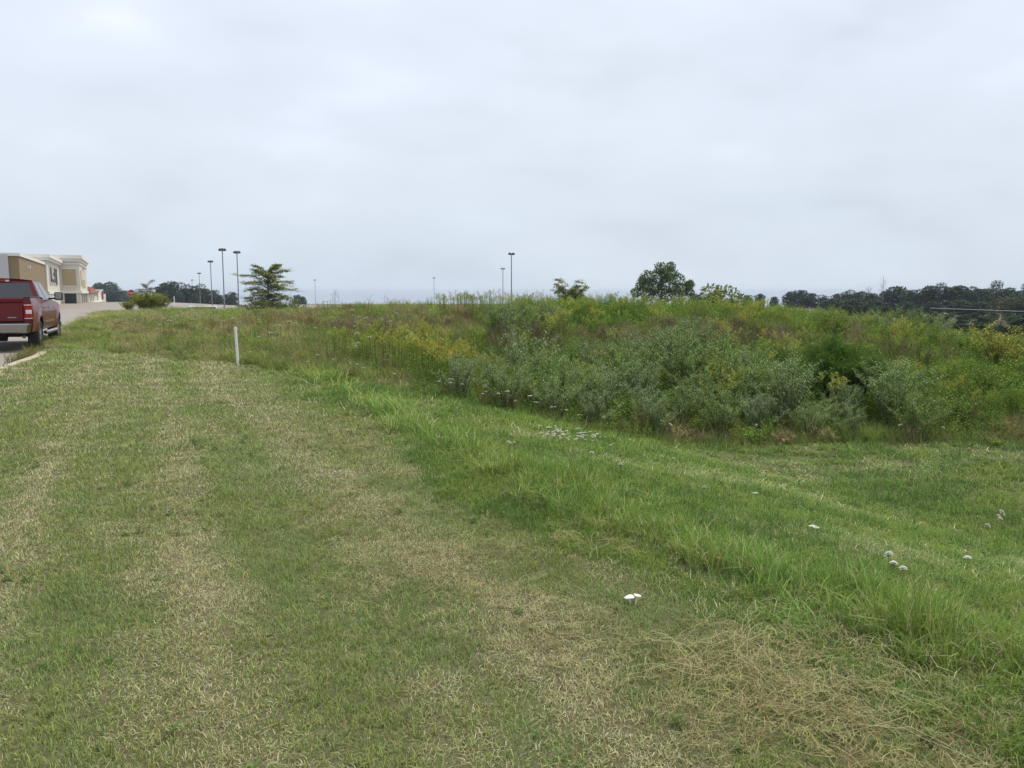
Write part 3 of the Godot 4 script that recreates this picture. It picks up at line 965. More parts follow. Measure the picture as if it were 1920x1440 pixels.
func lace_meshes(seed_: int, hgt: float) -> Array:
	var g := RandomNumberGenerator.new()
	g.seed = seed_
	var sb := MB.new()
	var fb := MB.new()
	var top := Vector3(g.randfn(0, 0.02), hgt, g.randfn(0, 0.02))
	sb.tube([Vector3(0, -0.03, 0), top * 0.5 + Vector3(0.01, 0, 0), top], [0.003, 0.0025, 0.002], 4, Color(0.16, 0.22, 0.07), false)
	for k in 5:
		var a := g.randf() * TAU
		sb.leaf(top * g.randf_range(0.1, 0.6), Vector3(cos(a), 0.5, sin(a)).normalized(), Vector3.UP, 0.08, 0.02, Color(0.12, 0.19, 0.05))
	var lean := g.randfn(0.0, 0.4)
	for k in 26:
		var a := k * 2.4
		var q := sqrt((k + 0.5) / 26.0) * 0.036
		var p := top + Vector3(cos(a) * q, 0.03 - 15.0 * q * q + lean * cos(a) * q + g.randf_range(-0.003, 0.004), sin(a) * q)
		sb.tube([top, p], [0.0009, 0.0007], 3, Color(0.2, 0.26, 0.1), false)
		for j in 5:
			var b := j * TAU / 5.0 + a
			fb.leaf(p, Vector3(cos(b), 0.25, sin(b)).normalized(), Vector3.UP, 0.012, 0.012, Color(0.76, 0.77, 0.67))
	return [sb.mesh(M.leaf), fb.mesh(M.petal)]

func make_lace() -> void:
	var g := RandomNumberGenerator.new()
	g.seed = 91
	var kinds := []
	var low := []
	for k in 3:
		kinds.append(lace_meshes(700 + k, 0.55))
		low.append(lace_meshes(710 + k, 0.2))
	# the patch in the grass of the swale
	for k in 62:
		var w := g.randfn(0, 1.0)
		var p := on_ground(1080 + 40.0 * w, 830 + 4.0 * w + g.randfn(0, 6.0))
		var f := g.randf_range(0.38, 0.62)
		plant("wild_carrot", low[k % 3], ["stem", "umbel"], "short white wild carrot flower in the dense patch in the swale grass", "wildflower", p, g.randf() * TAU, Vector3(f, f * g.randf_range(0.7, 1.1), f), "white flowers in the swale patch")
	# single ones in the grass of the strip and swale, by picture place of the flower
	for a in [[957, 843, 10.4], [951, 858, 10.0], [956, 861, 9.9], [965, 859, 9.9], [1160, 905, 7.7], [1320, 955, 6.6], [1415, 925, 7.2], [1523, 987, 5.6], [1530, 991, 5.5], [1260, 890, 8.2], [1240, 885, 8.3], [1105, 880, 9.0], [1880, 965, 6.4], [1868, 972, 6.3], [1850, 992, 6.0], [1812, 1047, 5.0], [1875, 975, 6.2]]:
		var q := at_depth(a[0], a[1], a[2])
		var hgt := q.y - height(q.x, q.z)
		if hgt < 0.05 or hgt > 0.6:
			q = on_ground(a[0], a[1] + 14)
			hgt = 0.2
		var p := Vector3(q.x, height(q.x, q.z), q.z)
		var f := g.randf_range(0.4, 0.6)
		plant("wild_carrot", (kinds if hgt > 0.32 else low)[g.randi() % 3], ["stem", "umbel"], "lone white wild carrot flower scattered in the green grass of the swale", "wildflower", p, g.randf() * TAU, Vector3(f, hgt / (0.55 if hgt > 0.32 else 0.2), f), "scattered white flowers in the swale")
	for a in [[1670, 1046, 4.25, "topmost of three white wild carrot flowers in the tall grass"], [1669, 1059, 4.2, "middle one of three white wild carrot flowers in the tall grass"], [1692, 1071, 4.1, "lowest of three white wild carrot flowers in the tall grass"]]:
		var q := at_depth(a[0], a[1], a[2])
		var gy := height(q.x, q.z)
		plant("wild_carrot", low[g.randi() % 3], ["stem", "umbel"], a[3], "wildflower", Vector3(q.x, gy, q.z), g.randf() * TAU, Vector3(0.55, maxf(q.y - gy, 0.1) / 0.2, 0.55), "")
	# along the foot of the bank
	for k in 34:
		var x := g.randf_range(-4.3, 1.2)
		if g.randf() < 0.2: x = g.randf_range(1.2, 9.0)
		var z := lookup(foot_x, foot_z, x) + g.randf_range(-0.5, 0.35)
		var f := g.randf_range(0.6, 0.95)
		plant("wild_carrot", kinds[k % 3], ["stem", "umbel"], "white wild carrot flower at the brown grassy foot of the bank", "wildflower", Vector3(x, height(x, z), z), g.randf() * TAU, Vector3(f, f * 0.7, f), "white flowers along the foot of the bank")
	# out in the meadow beyond the lawn
	for k in 190:
		var x := g.randf_range(-17.0, -1.5)
		var b := pow(g.randf(), 1.3) * 11.5 + 0.4
		var z := lookup(foot_x, foot_z, x) - b
		if across(x, z) < 0.4: continue
		if n_mid.get_noise_2d(x * 0.5, z * 0.5 + 77.0) < -0.12: continue
		var f := g.randf_range(0.75, 1.2)
		plant("wild_carrot", kinds[k % 3], ["stem", "umbel"], "white wild carrot flower in the open meadow behind the white pipe", "wildflower", Vector3(x, height(x, z), z), g.randf() * TAU, Vector3(f * 1.4, f * 1.15, f * 1.4), "white flowers in the open meadow")

func make_stalks() -> void:
	# tall dead stalks that stand out against the sky
	var g := RandomNumberGenerator.new()
	g.seed = 97
	var made := []
	for k in 3:
		var mb := MB.new()
		var hb := MB.new()
		mb.tube([Vector3(0, -0.05, 0), Vector3(0.03, 0.6, 0), Vector3(0.02, 1.2, 0.02)], [0.007, 0.006, 0.004], 4, Color.WHITE, false)
		for j in 7:
			var a := g.randf() * TAU
			var y := g.randf_range(0.6, 1.15)
			var p := Vector3(0.025, y, 0.01)
			var e := p + Vector3(cos(a), 1.3, sin(a)) * g.randf_range(0.1, 0.2)
			mb.tube([p, e], [0.004, 0.003], 3, Color.WHITE, false)
			for q in 5:
				hb.leaf(e + Vector3(0, -0.02 + 0.012 * q, 0), Vector3(g.randfn(0, 1), 0.7, g.randfn(0, 1)).normalized(), Vector3.UP, 0.035, 0.022, Color(0.16, 0.12, 0.07) * g.randf_range(0.8, 1.3))
		made.append([mb.mesh(M.twig), hb.mesh(M.dry)])
	for u in [617, 629, 636, 690, 722, 758, 868, 1015, 1135]:
		var p := column(u, g.randf_range(26.0, 31.0))
		var f := g.randf_range(0.55, 0.85)
		plant("dead_stalk", made[g.randi() % 3], ["stem", "seed_head"], "thin dead weed stalk with seed heads standing up from the crest", "weed", p, g.randf() * TAU, Vector3(f, f, f), "dead stalks on the crest")

# ---------------------------------------------------------------- trees
# a crown as clumps of leaf faces: blobs = [[centre, radii, leaves]]
func crown(blobs: Array, l: float, g: RandomNumberGenerator, c0: Color, c1: Color, hollow := 0.55) -> MB:
	var mb := MB.new()
	for q in blobs:
		var cen: Vector3 = q[0]
		var rad: Vector3 = q[1]
		for k in q[2]:
			var d := Vector3(g.randfn(0, 1), g.randfn(0, 1), g.randfn(0, 1)).normalized()
			var rr := lerpf(hollow, 1.08, sqrt(g.randf()))
			var p := cen + d * rad * rr
			var out := (d + Vector3(g.randfn(0, 0.6), g.randfn(0, 0.6), g.randfn(0, 0.6))).normalized()
			mb.leaf(p, out, Vector3(g.randfn(0, 0.5), 1, g.randfn(0, 0.5)), l * g.randf_range(0.6, 1.3), l * 0.6, c0.lerp(c1, g.randf()) * g.randf_range(0.8, 1.2))
	return mb

func tree_kind(seed_: int, hgt: float, wid: float, c0: Color, c1: Color, leaves: int, l: float, shape := 0) -> Array:
	var g := RandomNumberGenerator.new()
	g.seed = seed_
	var tb := MB.new()
	var blobs := []
	var lean := Vector3(g.randfn(0, 0.03), 1, g.randfn(0, 0.03)) * hgt
	tb.tube([Vector3(0, -0.4, 0), lean * 0.3, lean * 0.62, lean * 0.9], [hgt * 0.026, hgt * 0.019, hgt * 0.011, hgt * 0.003], 6)
	var n := 18 if shape != 2 else 13
	for k in n:
		var f := (k + 0.5) / n
		var y := lerpf(0.04 if shape != 1 else 0.3, 0.93, f)
		var w := wid * 0.5 * sqrt(maxf(0.0, 1.0 - pow((y - 0.45) / 0.55, 2.0)))
		if shape == 2: w = wid * 0.5 * (1.05 - y)
		var a := k * 2.4 + g.randf()
		var q := w * g.randf_range(0.35, 0.78)
		var cen := Vector3(cos(a) * q, y * hgt * g.randf_range(0.92, 1.05), sin(a) * q)
		var rad := wid * g.randf_range(0.15, 0.24)
		blobs.append([cen, Vector3(rad, rad * g.randf_range(0.65, 0.95), rad), leaves / n])
		tb.tube([lean * clampf(y - 0.18, 0.1, 0.85), cen], [hgt * 0.008, hgt * 0.003], 4, Color.WHITE, false)
	return [tb.mesh(M.bark), crown(blobs, l, g, c0, c1).mesh(M.farleaf)]

func make_far_trees() -> void:
	var g := RandomNumberGenerator.new()
	g.seed = 41
	var dark0 := Color(0.05, 0.078, 0.05)
	var dark1 := Color(0.095, 0.135, 0.075)
	var kinds := []
	for k in 5: kinds.append(tree_kind(800 + k, 10.0, [8.5, 7.0, 9.5, 6.2, 8.0][k], dark0 * [1.0, 1.3, 0.85, 1.15, 1.5][k], dark1 * [1.0, 1.25, 0.9, 1.3, 1.4][k], 3600, 0.7))
	kinds.append(tree_kind(806, 11.0, 6.0, dark0 * 0.85, dark1 * 0.8, 2000, 0.45, 2))
	var pale := []
	for k in 2: pale.append(tree_kind(810 + k, 8.0, 7.5, Color(0.07, 0.09, 0.035), Color(0.13, 0.14, 0.055), 1800, 0.4))
	# [column, depth, top row, width factor, kind or -1]
	var wood := []
	for a in [[1402, 553, 300], [1425, 551, 300], [1452, 556, 300], [1482, 546, 290], [1502, 544, 285], [1522, 549, 285], [1545, 555, 280], [1570, 550, 270], [1592, 547, 262], [1612, 546, 260], [1636, 549, 258], [1660, 545, 250], [1682, 537, 250], [1706, 543, 245], [1728, 546, 240], [1745, 535, 240], [1764, 530, 236], [1786, 537, 236], [1806, 536, 234], [1828, 541, 232], [1848, 540, 230], [1868, 526, 232], [1890, 540, 226], [1908, 545, 222], [1926, 532, 226], [1950, 530, 224], [1985, 528, 220], [2020, 530, 220]]:
		wood.append(a)
	for a in wood:
		var p := column(a[0], a[2])
		var top := at_depth(a[0], a[1], a[2]).y
		var k: int = g.randi() % 5
		if a[0] in [1868, 1764, 1926]: k = 5
		var f: float = (top - p.y) / (10.2 if k < 5 else 11.0)
		plant("wood_tree", kinds[k], ["trunk", "crown"], "dark broadleaf tree in the wood beyond the far end of the bank", "tree", p, g.randf() * TAU, Vector3(f * 1.3, f, f * 1.3), "trees of the dark wood")
	# lower growth at the edge of that wood
	for a in [[1700, 566, 215], [1750, 568, 205], [1800, 563, 200], [1835, 566, 196], [1885, 556, 190], [1910, 560, 188], [1940, 562, 186], [1790, 588, 150], [1830, 588, 145], [1865, 590, 140], [1895, 588, 135], [1925, 590, 130], [1960, 590, 130], [1845, 602, 105], [1880, 606, 100], [1915, 606, 98], [1950, 606, 96], [1560, 560, 230], [1600, 560, 225], [1640, 562, 220], [1590, 572, 160], [1625, 573, 158], [1660, 574, 155], [1690, 576, 152], [1720, 580, 150], [1750, 584, 145], [1775, 592, 120], [1810, 595, 118], [1855, 597, 115], [1905, 600, 112], [1940, 600, 110], [1720, 592, 95], [1760, 596, 92], [1800, 600, 90], [1840, 606, 80], [1870, 610, 76], [1900, 612, 74], [1935, 614, 72], [1980, 612, 72]]:
		var p := column(a[0], a[2])
		var top := at_depth(a[0], a[1], a[2]).y
		var f := maxf(top - p.y, 1.2) / 8.0
		var far: bool = a[2] > 160
		plant("thicket_bush", pale[g.randi() % 2] if a[0] in [1885, 1910, 1790, 1880] else kinds[g.randi() % 5], ["trunk", "crown"], ("tall bush at the edge of the dark wood behind the rail" if far else "low bush in the hollow between the bank and the rail"), "bush", p, g.randf() * TAU, Vector3(f * 2.0, f * (1.0 if a[0] in [1885, 1910, 1790, 1880] else 0.8), f * 2.0), "bushes at the edge of the wood" if far else "bushes in the hollow")
	# wood behind the shops and the lot
	for a in [[176, 538, 520], [188, 530, 520], [202, 529, 520], [216, 541, 500], [230, 545, 500], [243, 547, 480], [258, 549, 480]]:
		var p := column(a[0], a[2])
		var top := at_depth(a[0], a[1], a[2]).y
		var f := (top - p.y) / 10.2
		plant("lot_tree", kinds[g.randi() % 5], ["trunk", "crown"], "dark tree in the row behind the red roofed shop", "tree", p, g.randf() * TAU, Vector3(f * 1.1, f, f * 1.1), "trees behind the red roofed shop")
	for a in [[300, 538, 330], [312, 530, 330], [328, 528, 330], [345, 540, 330], [358, 537, 330], [372, 536, 330], [386, 540, 320], [400, 543, 320], [413, 553, 320], [426, 551, 310], [437, 547, 310], [336, 548, 310], [365, 550, 310]]:
		var p := column(a[0], a[2])
		var top := at_depth(a[0], a[1], a[2]).y
		var f := (top - p.y) / 10.2
		plant("lot_tree", kinds[g.randi() % 5], ["trunk", "crown"], "dark tree in the row at the far side of the parking lot", "tree", p, g.randf() * TAU, Vector3(f * 0.95, f, f * 0.95), "trees at the far side of the lot")
	for a in [[557, 553, 400], [567, 556, 400], [1310, 552, 300], [1300, 550, 300], [1330, 553, 300]]:
		var p := column(a[0], a[2])
		var top := at_depth(a[0], a[1], a[2]).y
		var f := (top - p.y) / 10.2
		plant("distant_tree", kinds[g.randi() % 5], ["trunk", "crown"], "distant tree top just showing over the crest of the bank", "tree", p, g.randf() * TAU, Vector3(f, f, f), "distant tree tops over the crest")
	# bare dead trees standing out of the wood
	for a in [[1655, 522, 248, "tall bare dead tree standing above the dark wood"], [1628, 541, 258, "short bare dead tree beside the tall one above the wood"]]:
		var p := column(a[0], a[2])
		var top := at_depth(a[0], a[1], a[2]).y - p.y
		var tb := MB.new()
		var q := RandomNumberGenerator.new()
		q.seed = a[0]
		tb.tube([Vector3(0, -0.3, 0), Vector3(0.1, top * 0.5, 0), Vector3(0, top, 0)], [0.16, 0.11, 0.03], 6)
		var o := thing("dead_tree", a[3], "tree", p)
		part(tb, "trunk", mat(Color(0.22, 0.19, 0.17), 0.9), o)
		var bb := MB.new()
		for k in 14:
			var y := top * q.randf_range(0.45, 0.92)
			var w := q.randf() * TAU
			var e := Vector3(cos(w) * 0.9, y + q.randf_range(0.8, 1.8), sin(w) * 0.9)
			bb.tube([Vector3(0.05, y, 0), e], [0.05, 0.02], 4, Color.WHITE, false)
			bb.tube([e * 0.6 + Vector3(0.05, y, 0) * 0.4, e + Vector3(cos(w + 1.0) * 0.5, 0.5, sin(w + 1.0) * 0.5)], [0.03, 0.012], 3, Color.WHITE, false)
		part(bb, "branches", mat(Color(0.22, 0.19, 0.17), 0.9), o)

func layered_tree(seed_: int, hgt: float, wid: float, tiers: int, c0: Color, c1: Color, l: float, flat_top: bool) -> Array:
	# open crown of level sprays on slender limbs, sky showing between
	var g := RandomNumberGenerator.new()
	g.seed = seed_
	var tb := MB.new()
	var lb := MB.new()
	var trunk_top := hgt * (0.8 if not flat_top else 0.7)
	tb.tube([Vector3(0, -0.3, 0), Vector3(0.03, trunk_top * 0.4, 0), Vector3(-0.04, trunk_top * 0.75, 0.02), Vector3(0, trunk_top, 0)], [hgt * 0.016, hgt * 0.013, hgt * 0.008, hgt * 0.003], 7)
	for k in tiers:
		var f := float(k) / (tiers - 1)
		var y := lerpf(0.16 if not flat_top else 0.34, 0.78 if not flat_top else 0.74, f) * hgt
		var reach := g.randf_range(0.93, 1.05) * wid * 0.5 * ((0.86 + 0.2 * sin(PI * f) - 0.24 * pow(f, 3.0)) if not flat_top else (0.75 + 0.25 * f)) * g.randf_range(0.75, 1.08)
		var a := k * 2.4 + g.randfn(0, 0.3)
		var rise := reach * ((-0.06 + 0.72 * f * f * f) if not flat_top else (0.45 + 0.75 * f)) + g.randfn(0, 0.1)
		var p := Vector3(0, y, 0)
		var e := Vector3(cos(a) * reach, y + rise, sin(a) * reach)
		var m := p.lerp(e, 0.5) + Vector3(0, reach * 0.1, 0)
		tb.tube([p, m, e], [hgt * 0.006, hgt * 0.004, hgt * 0.0015], 4, Color.WHITE, false)
		for j in 22:
			var q := g.randf_range(0.1, 1.06)
			var c := (p.lerp(m, q * 2.0) if q < 0.5 else m.lerp(e, q * 2.0 - 1.0)) + Vector3(g.randfn(0, 0.16), g.randfn(0.02, 0.05), g.randfn(0, 0.16)) * reach * 0.55
			var b := a + g.randfn(0, 0.8)
			var spray := Vector3(cos(b), g.randfn(0.05, 0.14), sin(b))
			for i2 in 30:
				var pp := c + spray * g.randf_range(-0.5, 0.5) * reach * 0.34 + Vector3(g.randfn(0, 0.11), g.randfn(0, 0.045), g.randfn(0, 0.11))
				lb.leaf(pp, Vector3(g.randfn(0, 1), g.randfn(-0.1, 0.3), g.randfn(0, 1)).normalized(), Vector3.UP, l * g.randf_range(0.7, 1.3), l * 0.42, c0.lerp(c1, g.randf()) * g.randf_range(0.8, 1.2))
	return [tb.mesh(M.bark), lb.mesh(M.farleaf)]

func make_near_trees() -> void:
	var g := RandomNumberGenerator.new()
	g.seed = 43
	# the open layered tree on the lot's edge
	var d := 105.0
	var p := column(503, d)
	var hgt := at_depth(503, 484, d).y - p.y
	plant("locust_tree", layered_tree(901, hgt, 6.8, 40, Color(0.14, 0.2, 0.06), Color(0.38, 0.4, 0.12), 0.23, false), ["trunk", "crown"], "open layered locust tree with level sprays beside the tall lamp posts", "tree", p, 0.0, Vector3.ONE, "")
	p = column(1071, 70.0)
	hgt = at_depth(1071, 533, 70.0).y - p.y
	plant("locust_sapling", layered_tree(902, hgt, 2.8, 26, Color(0.28, 0.32, 0.15), Color(0.5, 0.5, 0.25), 0.2, true), ["trunk", "crown"], "small flat topped sparse tree just behind the crest beside two lamp posts", "tree", p, 0.0, Vector3.ONE, "")
	# the dense rounded tree behind the crest
	d = 95.0
	p = column(1240, d)
	hgt = at_depth(1240, 493, d).y - p.y
	var tb := MB.new()
	tb.tube([Vector3(0, -0.3, 0), Vector3(0.05, hgt * 0.35, 0), Vector3(0, hgt * 0.8, 0)], [0.2, 0.15, 0.05], 7)
	var blobs := []
	var px := 95.0 / 1500.0
	for a in [[1192, 548, 9], [1200, 535, 8], [1212, 535, 12], [1213, 518, 11], [1226, 540, 14], [1236, 520, 15], [1236, 503, 10], [1250, 535, 15], [1258, 512, 13], [1260, 500, 9], [1272, 525, 12], [1276, 542, 12], [1291, 535, 8], [1293, 548, 8], [1244, 552, 16], [1215, 552, 12], [1270, 554, 14], [1248, 517, 12], [1205, 525, 7], [1294, 532, 6]]:
		var c := at_depth(a[0], a[1], d) - p
		var r: float = a[2] * px
		c.z = g.randf_range(-1.4, 1.4) * (1.0 - absf(a[0] - 1240.0) / 70.0)
		blobs.append([c, Vector3(r, r * 0.9, r), int(a[2] * 34)])
		tb.tube([Vector3(0, clampf(c.y - 1.2, 0.3, hgt * 0.7), 0), c], [0.06, 0.02], 4, Color.WHITE, false)
	var o := thing("round_tree", "dense rounded green tree standing by itself behind the crest", "tree", p)
	part(tb, "trunk", M.bark, o)
	part(crown(blobs, 0.26, g, Color(0.09, 0.15, 0.06), Color(0.2, 0.27, 0.1), 0.3), "crown", M.farleaf, o)
	d = 60.0
	p = column(1352, d)
	hgt = at_depth(1352, 534, d).y - p.y
	plant("small_round_tree", tree_kind(903, 1.0, 0.95, Color(0.15, 0.2, 0.06), Color(0.29, 0.33, 0.1), 6000, 0.05), ["trunk", "crown"], "small light green tree peeping over the goldenrod of the crest", "tree", p, 0.0, Vector3.ONE * hgt, "")
	# low scrub round the layered tree's foot
	var scrub := shrub_meshes(904, 1.6, 2.0, 14, 40, 0.14, 0.06, Color(0.1, 0.12, 0.04), Color(0.18, 0.18, 0.06))
	for a in [[486, 552, 58, 1.0], [474, 563, 55, 0.8], [540, 558, 62, 0.8], [556, 562, 60, 0.8], [520, 563, 56, 0.7]]:
		var q := column(a[0], a[2])
		var f: float = maxf(at_depth(a[0], a[1], a[2]).y - q.y, 0.8) / 1.7
		plant("scrub_bush", scrub, ["stem", "foliage"], "low scrubby bush on the crest before the layered tree", "bush", q, g.randf() * TAU, Vector3(f * 1.3, f, f * 1.3), "scrub before the layered tree")
	# the bush beside the stop sign, and the bare sapling that rises from it
	var bush := shrub_meshes(905, 1.9, 2.6, 34, 110, 0.17, 0.06, Color(0.21, 0.26, 0.045), Color(0.4, 0.43, 0.08))
	for a in [[272, 545, 80, "yellow green bush beside the stop sign", 1.15], [292, 548, 83, "olive bush behind the yellow green one by the stop sign", 1.0], [240, 562, 78, "low bush round the foot of the stop sign", 1.0]]:
		var q := column(a[0], a[2])
		var f: float = (at_depth(a[0], a[1], a[2]).y - q.y) / 2.0
		plant("roadside_bush", bush, ["stem", "foliage"], a[3], "bush", q, g.randf() * TAU, Vector3(f * a[4], f, f * a[4]), "")
	var sap := column(276, 84.0)
	var top := at_depth(276, 522, 84.0).y - sap.y
	plant("thin_sapling", layered_tree(906, top, 2.6, 22, Color(0.2, 0.15, 0.09), Color(0.3, 0.22, 0.13), 0.07, false), ["trunk", "crown"], "thin half bare sapling with brown leaves rising from the roadside bush", "tree", sap, 0.0, Vector3.ONE, "")

# ---------------------------------------------------------------- shops
func wall_mesh(mb: MB, s0: float, s1: float, t0: float, t1: float, y0: float, y1: float) -> void:
	mb.hexa([road_pt(s1, t0, y0), road_pt(s1, t1, y0), road_pt(s0, t1, y0), road_pt(s0, t0, y0), road_pt(s1, t0, y1), road_pt(s1, t1, y1), road_pt(s0, t1, y1), road_pt(s0, t0, y1)])

func slab(called: String, m: Material, parent: Node, s0: float, s1: float, t0: float, t1: float, y0: float, y1: float) -> MeshInstance3D:
	var mb := MB.new()
	wall_mesh(mb, s0, s1, t0, t1, y0, y1)
	return part(mb, called, m, parent)

func grain(c: Color, k: float, scale_: float) -> StandardMaterial3D:
	var m := mat(Color.WHITE, 0.9)
	m.albedo_texture = noise_tex(0.04, 31, [[0.25, c * (1.0 - k)], [0.5, c], [0.75, c * (1.0 + k)]], 256, 5)
	m.uv1_triplanar = true; m.uv1_world_triplanar = true
	m.uv1_scale = Vector3(scale_, scale_, scale_)
	return m

func make_shops() -> void:
	var cream := grain(Color(0.6, 0.57, 0.48), 0.05, 0.3)
	var pale := grain(Color(0.7, 0.68, 0.61), 0.04, 0.3)
	var brown := grain(Color(0.235, 0.175, 0.095), 0.14, 0.6)
	var tan := grain(Color(0.4, 0.31, 0.18), 0.1, 0.5)
	var grey := grain(Color(0.44, 0.45, 0.45), 0.04, 0.3)
	var dark := mat(Color(0.035, 0.035, 0.035), 0.35)
	var sign_back := grain(Color(0.4, 0.38, 0.34), 0.05, 0.4)
	var ink := mat(Color(0.03, 0.028, 0.03), 0.5)
	var gy := -1.2
	# the big shop: a brown and grey end wall, a signed front and a tower with a porch
	var a := thing("big_store", "large cream and brown store with a corner tower and dark porch", "building")
	var top := 7.1
	slab("wall", brown, a, 140, 181, -40, -14.4, gy, top)
	slab("end_panel", grey, a, 139.6, 140.0, -40, -15.75, gy, top + 0.25)
	slab("parapet", pale, a, 139.7, 181, -40.2, -14.2, top + 0.004, top + 0.45)
	slab("wall", cream, a, 181, 214, -40, -14.1, gy, 8.0)
	slab("cornice", pale, a, 180.5, 214, -40, -13.6, 8.004, 8.5)
	slab("cornice", pale, a, 180.2, 214, -40, -13.3, 8.504, 9.1)
	slab("sign_panel", sign_back, a, 186, 206, -14.096, -14.0, 3.4, 7.2)
	slab("base_band", pale, a, 181, 214, -14.09, -13.85, 1.5, 2.0)
	# dark letters on the sign panel
	for q in [[188.0, 190.0, 4.0, 6.9], [188.0, 203.0, 4.0, 4.5], [197.5, 199.0, 4.5, 6.9], [195.0, 203.0, 5.4, 5.9], [201.5, 203.5, 3.5, 6.3], [200.0, 204.5, 6.4, 6.8]]:
		slab("sign_letter", ink, a, q[0], q[1], -13.996, -13.88, q[2], q[3])
	slab("wall_lamp", pale, a, 150, 150.5, -14.39, -13.9, 5.6, 6.0)
	# tower
	var tt := -10.0
	slab("tower_wall", cream, a, 214, 250, -16.5, tt, 2.2, 9.0)
	slab("tower_cornice", pale, a, 213.6, 250.4, -16.9, tt + 0.35, 9.004, 9.6)
	slab("tower_cornice", pale, a, 213.2, 250.8, -17.3, tt + 0.75, 9.604, 10.4)
	slab("tower_band", pale, a, 213.7, 250.3, -16.8, tt + 0.25, 8.3, 8.55)
	slab("tower_band", pale, a, 213.7, 250.3, -16.8, tt + 0.25, 1.6, 2.196)
	slab("brick_panel", tan, a, 213.88, 213.996, -13.55, -10.75, 3.4, 7.2)
	slab("brick_panel", tan, a, 217, 220, tt + 0.004, tt + 0.1, 3.4, 7.0)
	for y in [[3.15, 3.38], [7.22, 7.45]]:
		slab("panel_frame", pale, a, 213.8, 213.995, -13.7, -10.6, y[0], y[1])
	for q in [-10.95, -14.3]:
		slab("porch_pillar", cream, a, 214.05, 215.2, q, q + 0.9, gy, 1.596)
	for s in [216.5, 226.0, 236.0, 247.5]:
		slab("porch_pillar", cream, a, s, s + 1.2, tt - 1.0, tt - 0.05, gy, 1.596)
	slab("porch_wall", dark, a, 222, 239, -16.4, -15.6, gy, 1.59)
	slab("porch_wall", dark, a, 219, 249, tt - 1.6, tt - 1.25, gy, 1.58)
	slab("side_wall", tan, a, 214.1, 214.6, -17.5, -15.75, gy, 1.59)
	slab("porch_wall", dark, a, 216.5, 217.0, -14.2, -10.9, gy, 1.59)
	# arched sign on the tower's front face
	var arch := MB.new()
	for k in 14:
		var w0 := PI * k / 14.0
		var w1 := PI * (k + 1) / 14.0
		for q in 1:
			arch.quad(road_pt(231 + 6.0 * cos(w0), tt + 0.12, 5.0 + 3.0 * sin(w0)), road_pt(231 + 6.0 * cos(w1), tt + 0.12, 5.0 + 3.0 * sin(w1)), road_pt(231 + 5.5 * cos(w1), tt + 0.12, 5.0 + 2.7 * sin(w1)), road_pt(231 + 5.5 * cos(w0), tt + 0.12, 5.0 + 2.7 * sin(w0)))
	part(arch, "arch_trim", ink, a)
	slab("front_panel", tan, a, 224, 238, tt + 0.004, tt + 0.06, 3.0, 5.0)
	# the farther shop row with the red roof
	var red := grain(Color(0.33, 0.075, 0.04), 0.1, 0.3)
	var terra := grain(Color(0.36, 0.17, 0.10), 0.1, 0.3)
	var b := thing("red_roof_store", "cream shop with a terracotta roof far down the road", "building")
	var g2 := -18.0
	slab("wall", cream, b, 330, 420, -40, -13.0, g2, 1.7)
	slab("roof", terra, b, 328, 421, -40, -12.2, 1.704, 3.0)
	slab("ridge", red, b, 350, 420, -40, -14.0, 3.004, 4.2)
	slab("parapet", pale, b, 328, 345, -40, -14, 3.004, 3.6)
	for s in [340.0, 356.0, 374.0]:
		slab("window", dark, b, s, s + 5.0, -12.996, -12.9, -1.6, 0.4)
	slab("awning", pale, b, 330, 470, -12.99, -11.6, -2.4, -2.0)
	slab("shop_front", dark, b, 332, 418, -12.995, -12.9, -4.6, -2.5)
	var c := thing("sign_store", "white shop front with a narrow red upright sign far down the road", "building")
	slab("wall", pale, c, 422, 500, -40, -12.6, g2, 2.2)
	slab("parapet", pale, c, 470, 498, -40, -12.3, 2.204, 3.6)
	slab("upright_sign", red, c, 474, 490, -12.29, -12.0, -1.5, 3.0)
	slab("window", dark, c, 470, 476, -12.59, -12.5, -2.7, -1.9)
	var d := thing("white_store", "plain white low building at the very end of the shop row", "building")
	slab("wall", pale, d, 505, 640, -50, -12.4, g2, 1.2)
	slab("annex", pale, d, 642, 760, -50, -11.8, g2, -0.2)
	slab("canopy", pale, d, 560, 600, -12.39, -10.5, -1.2, -0.6)

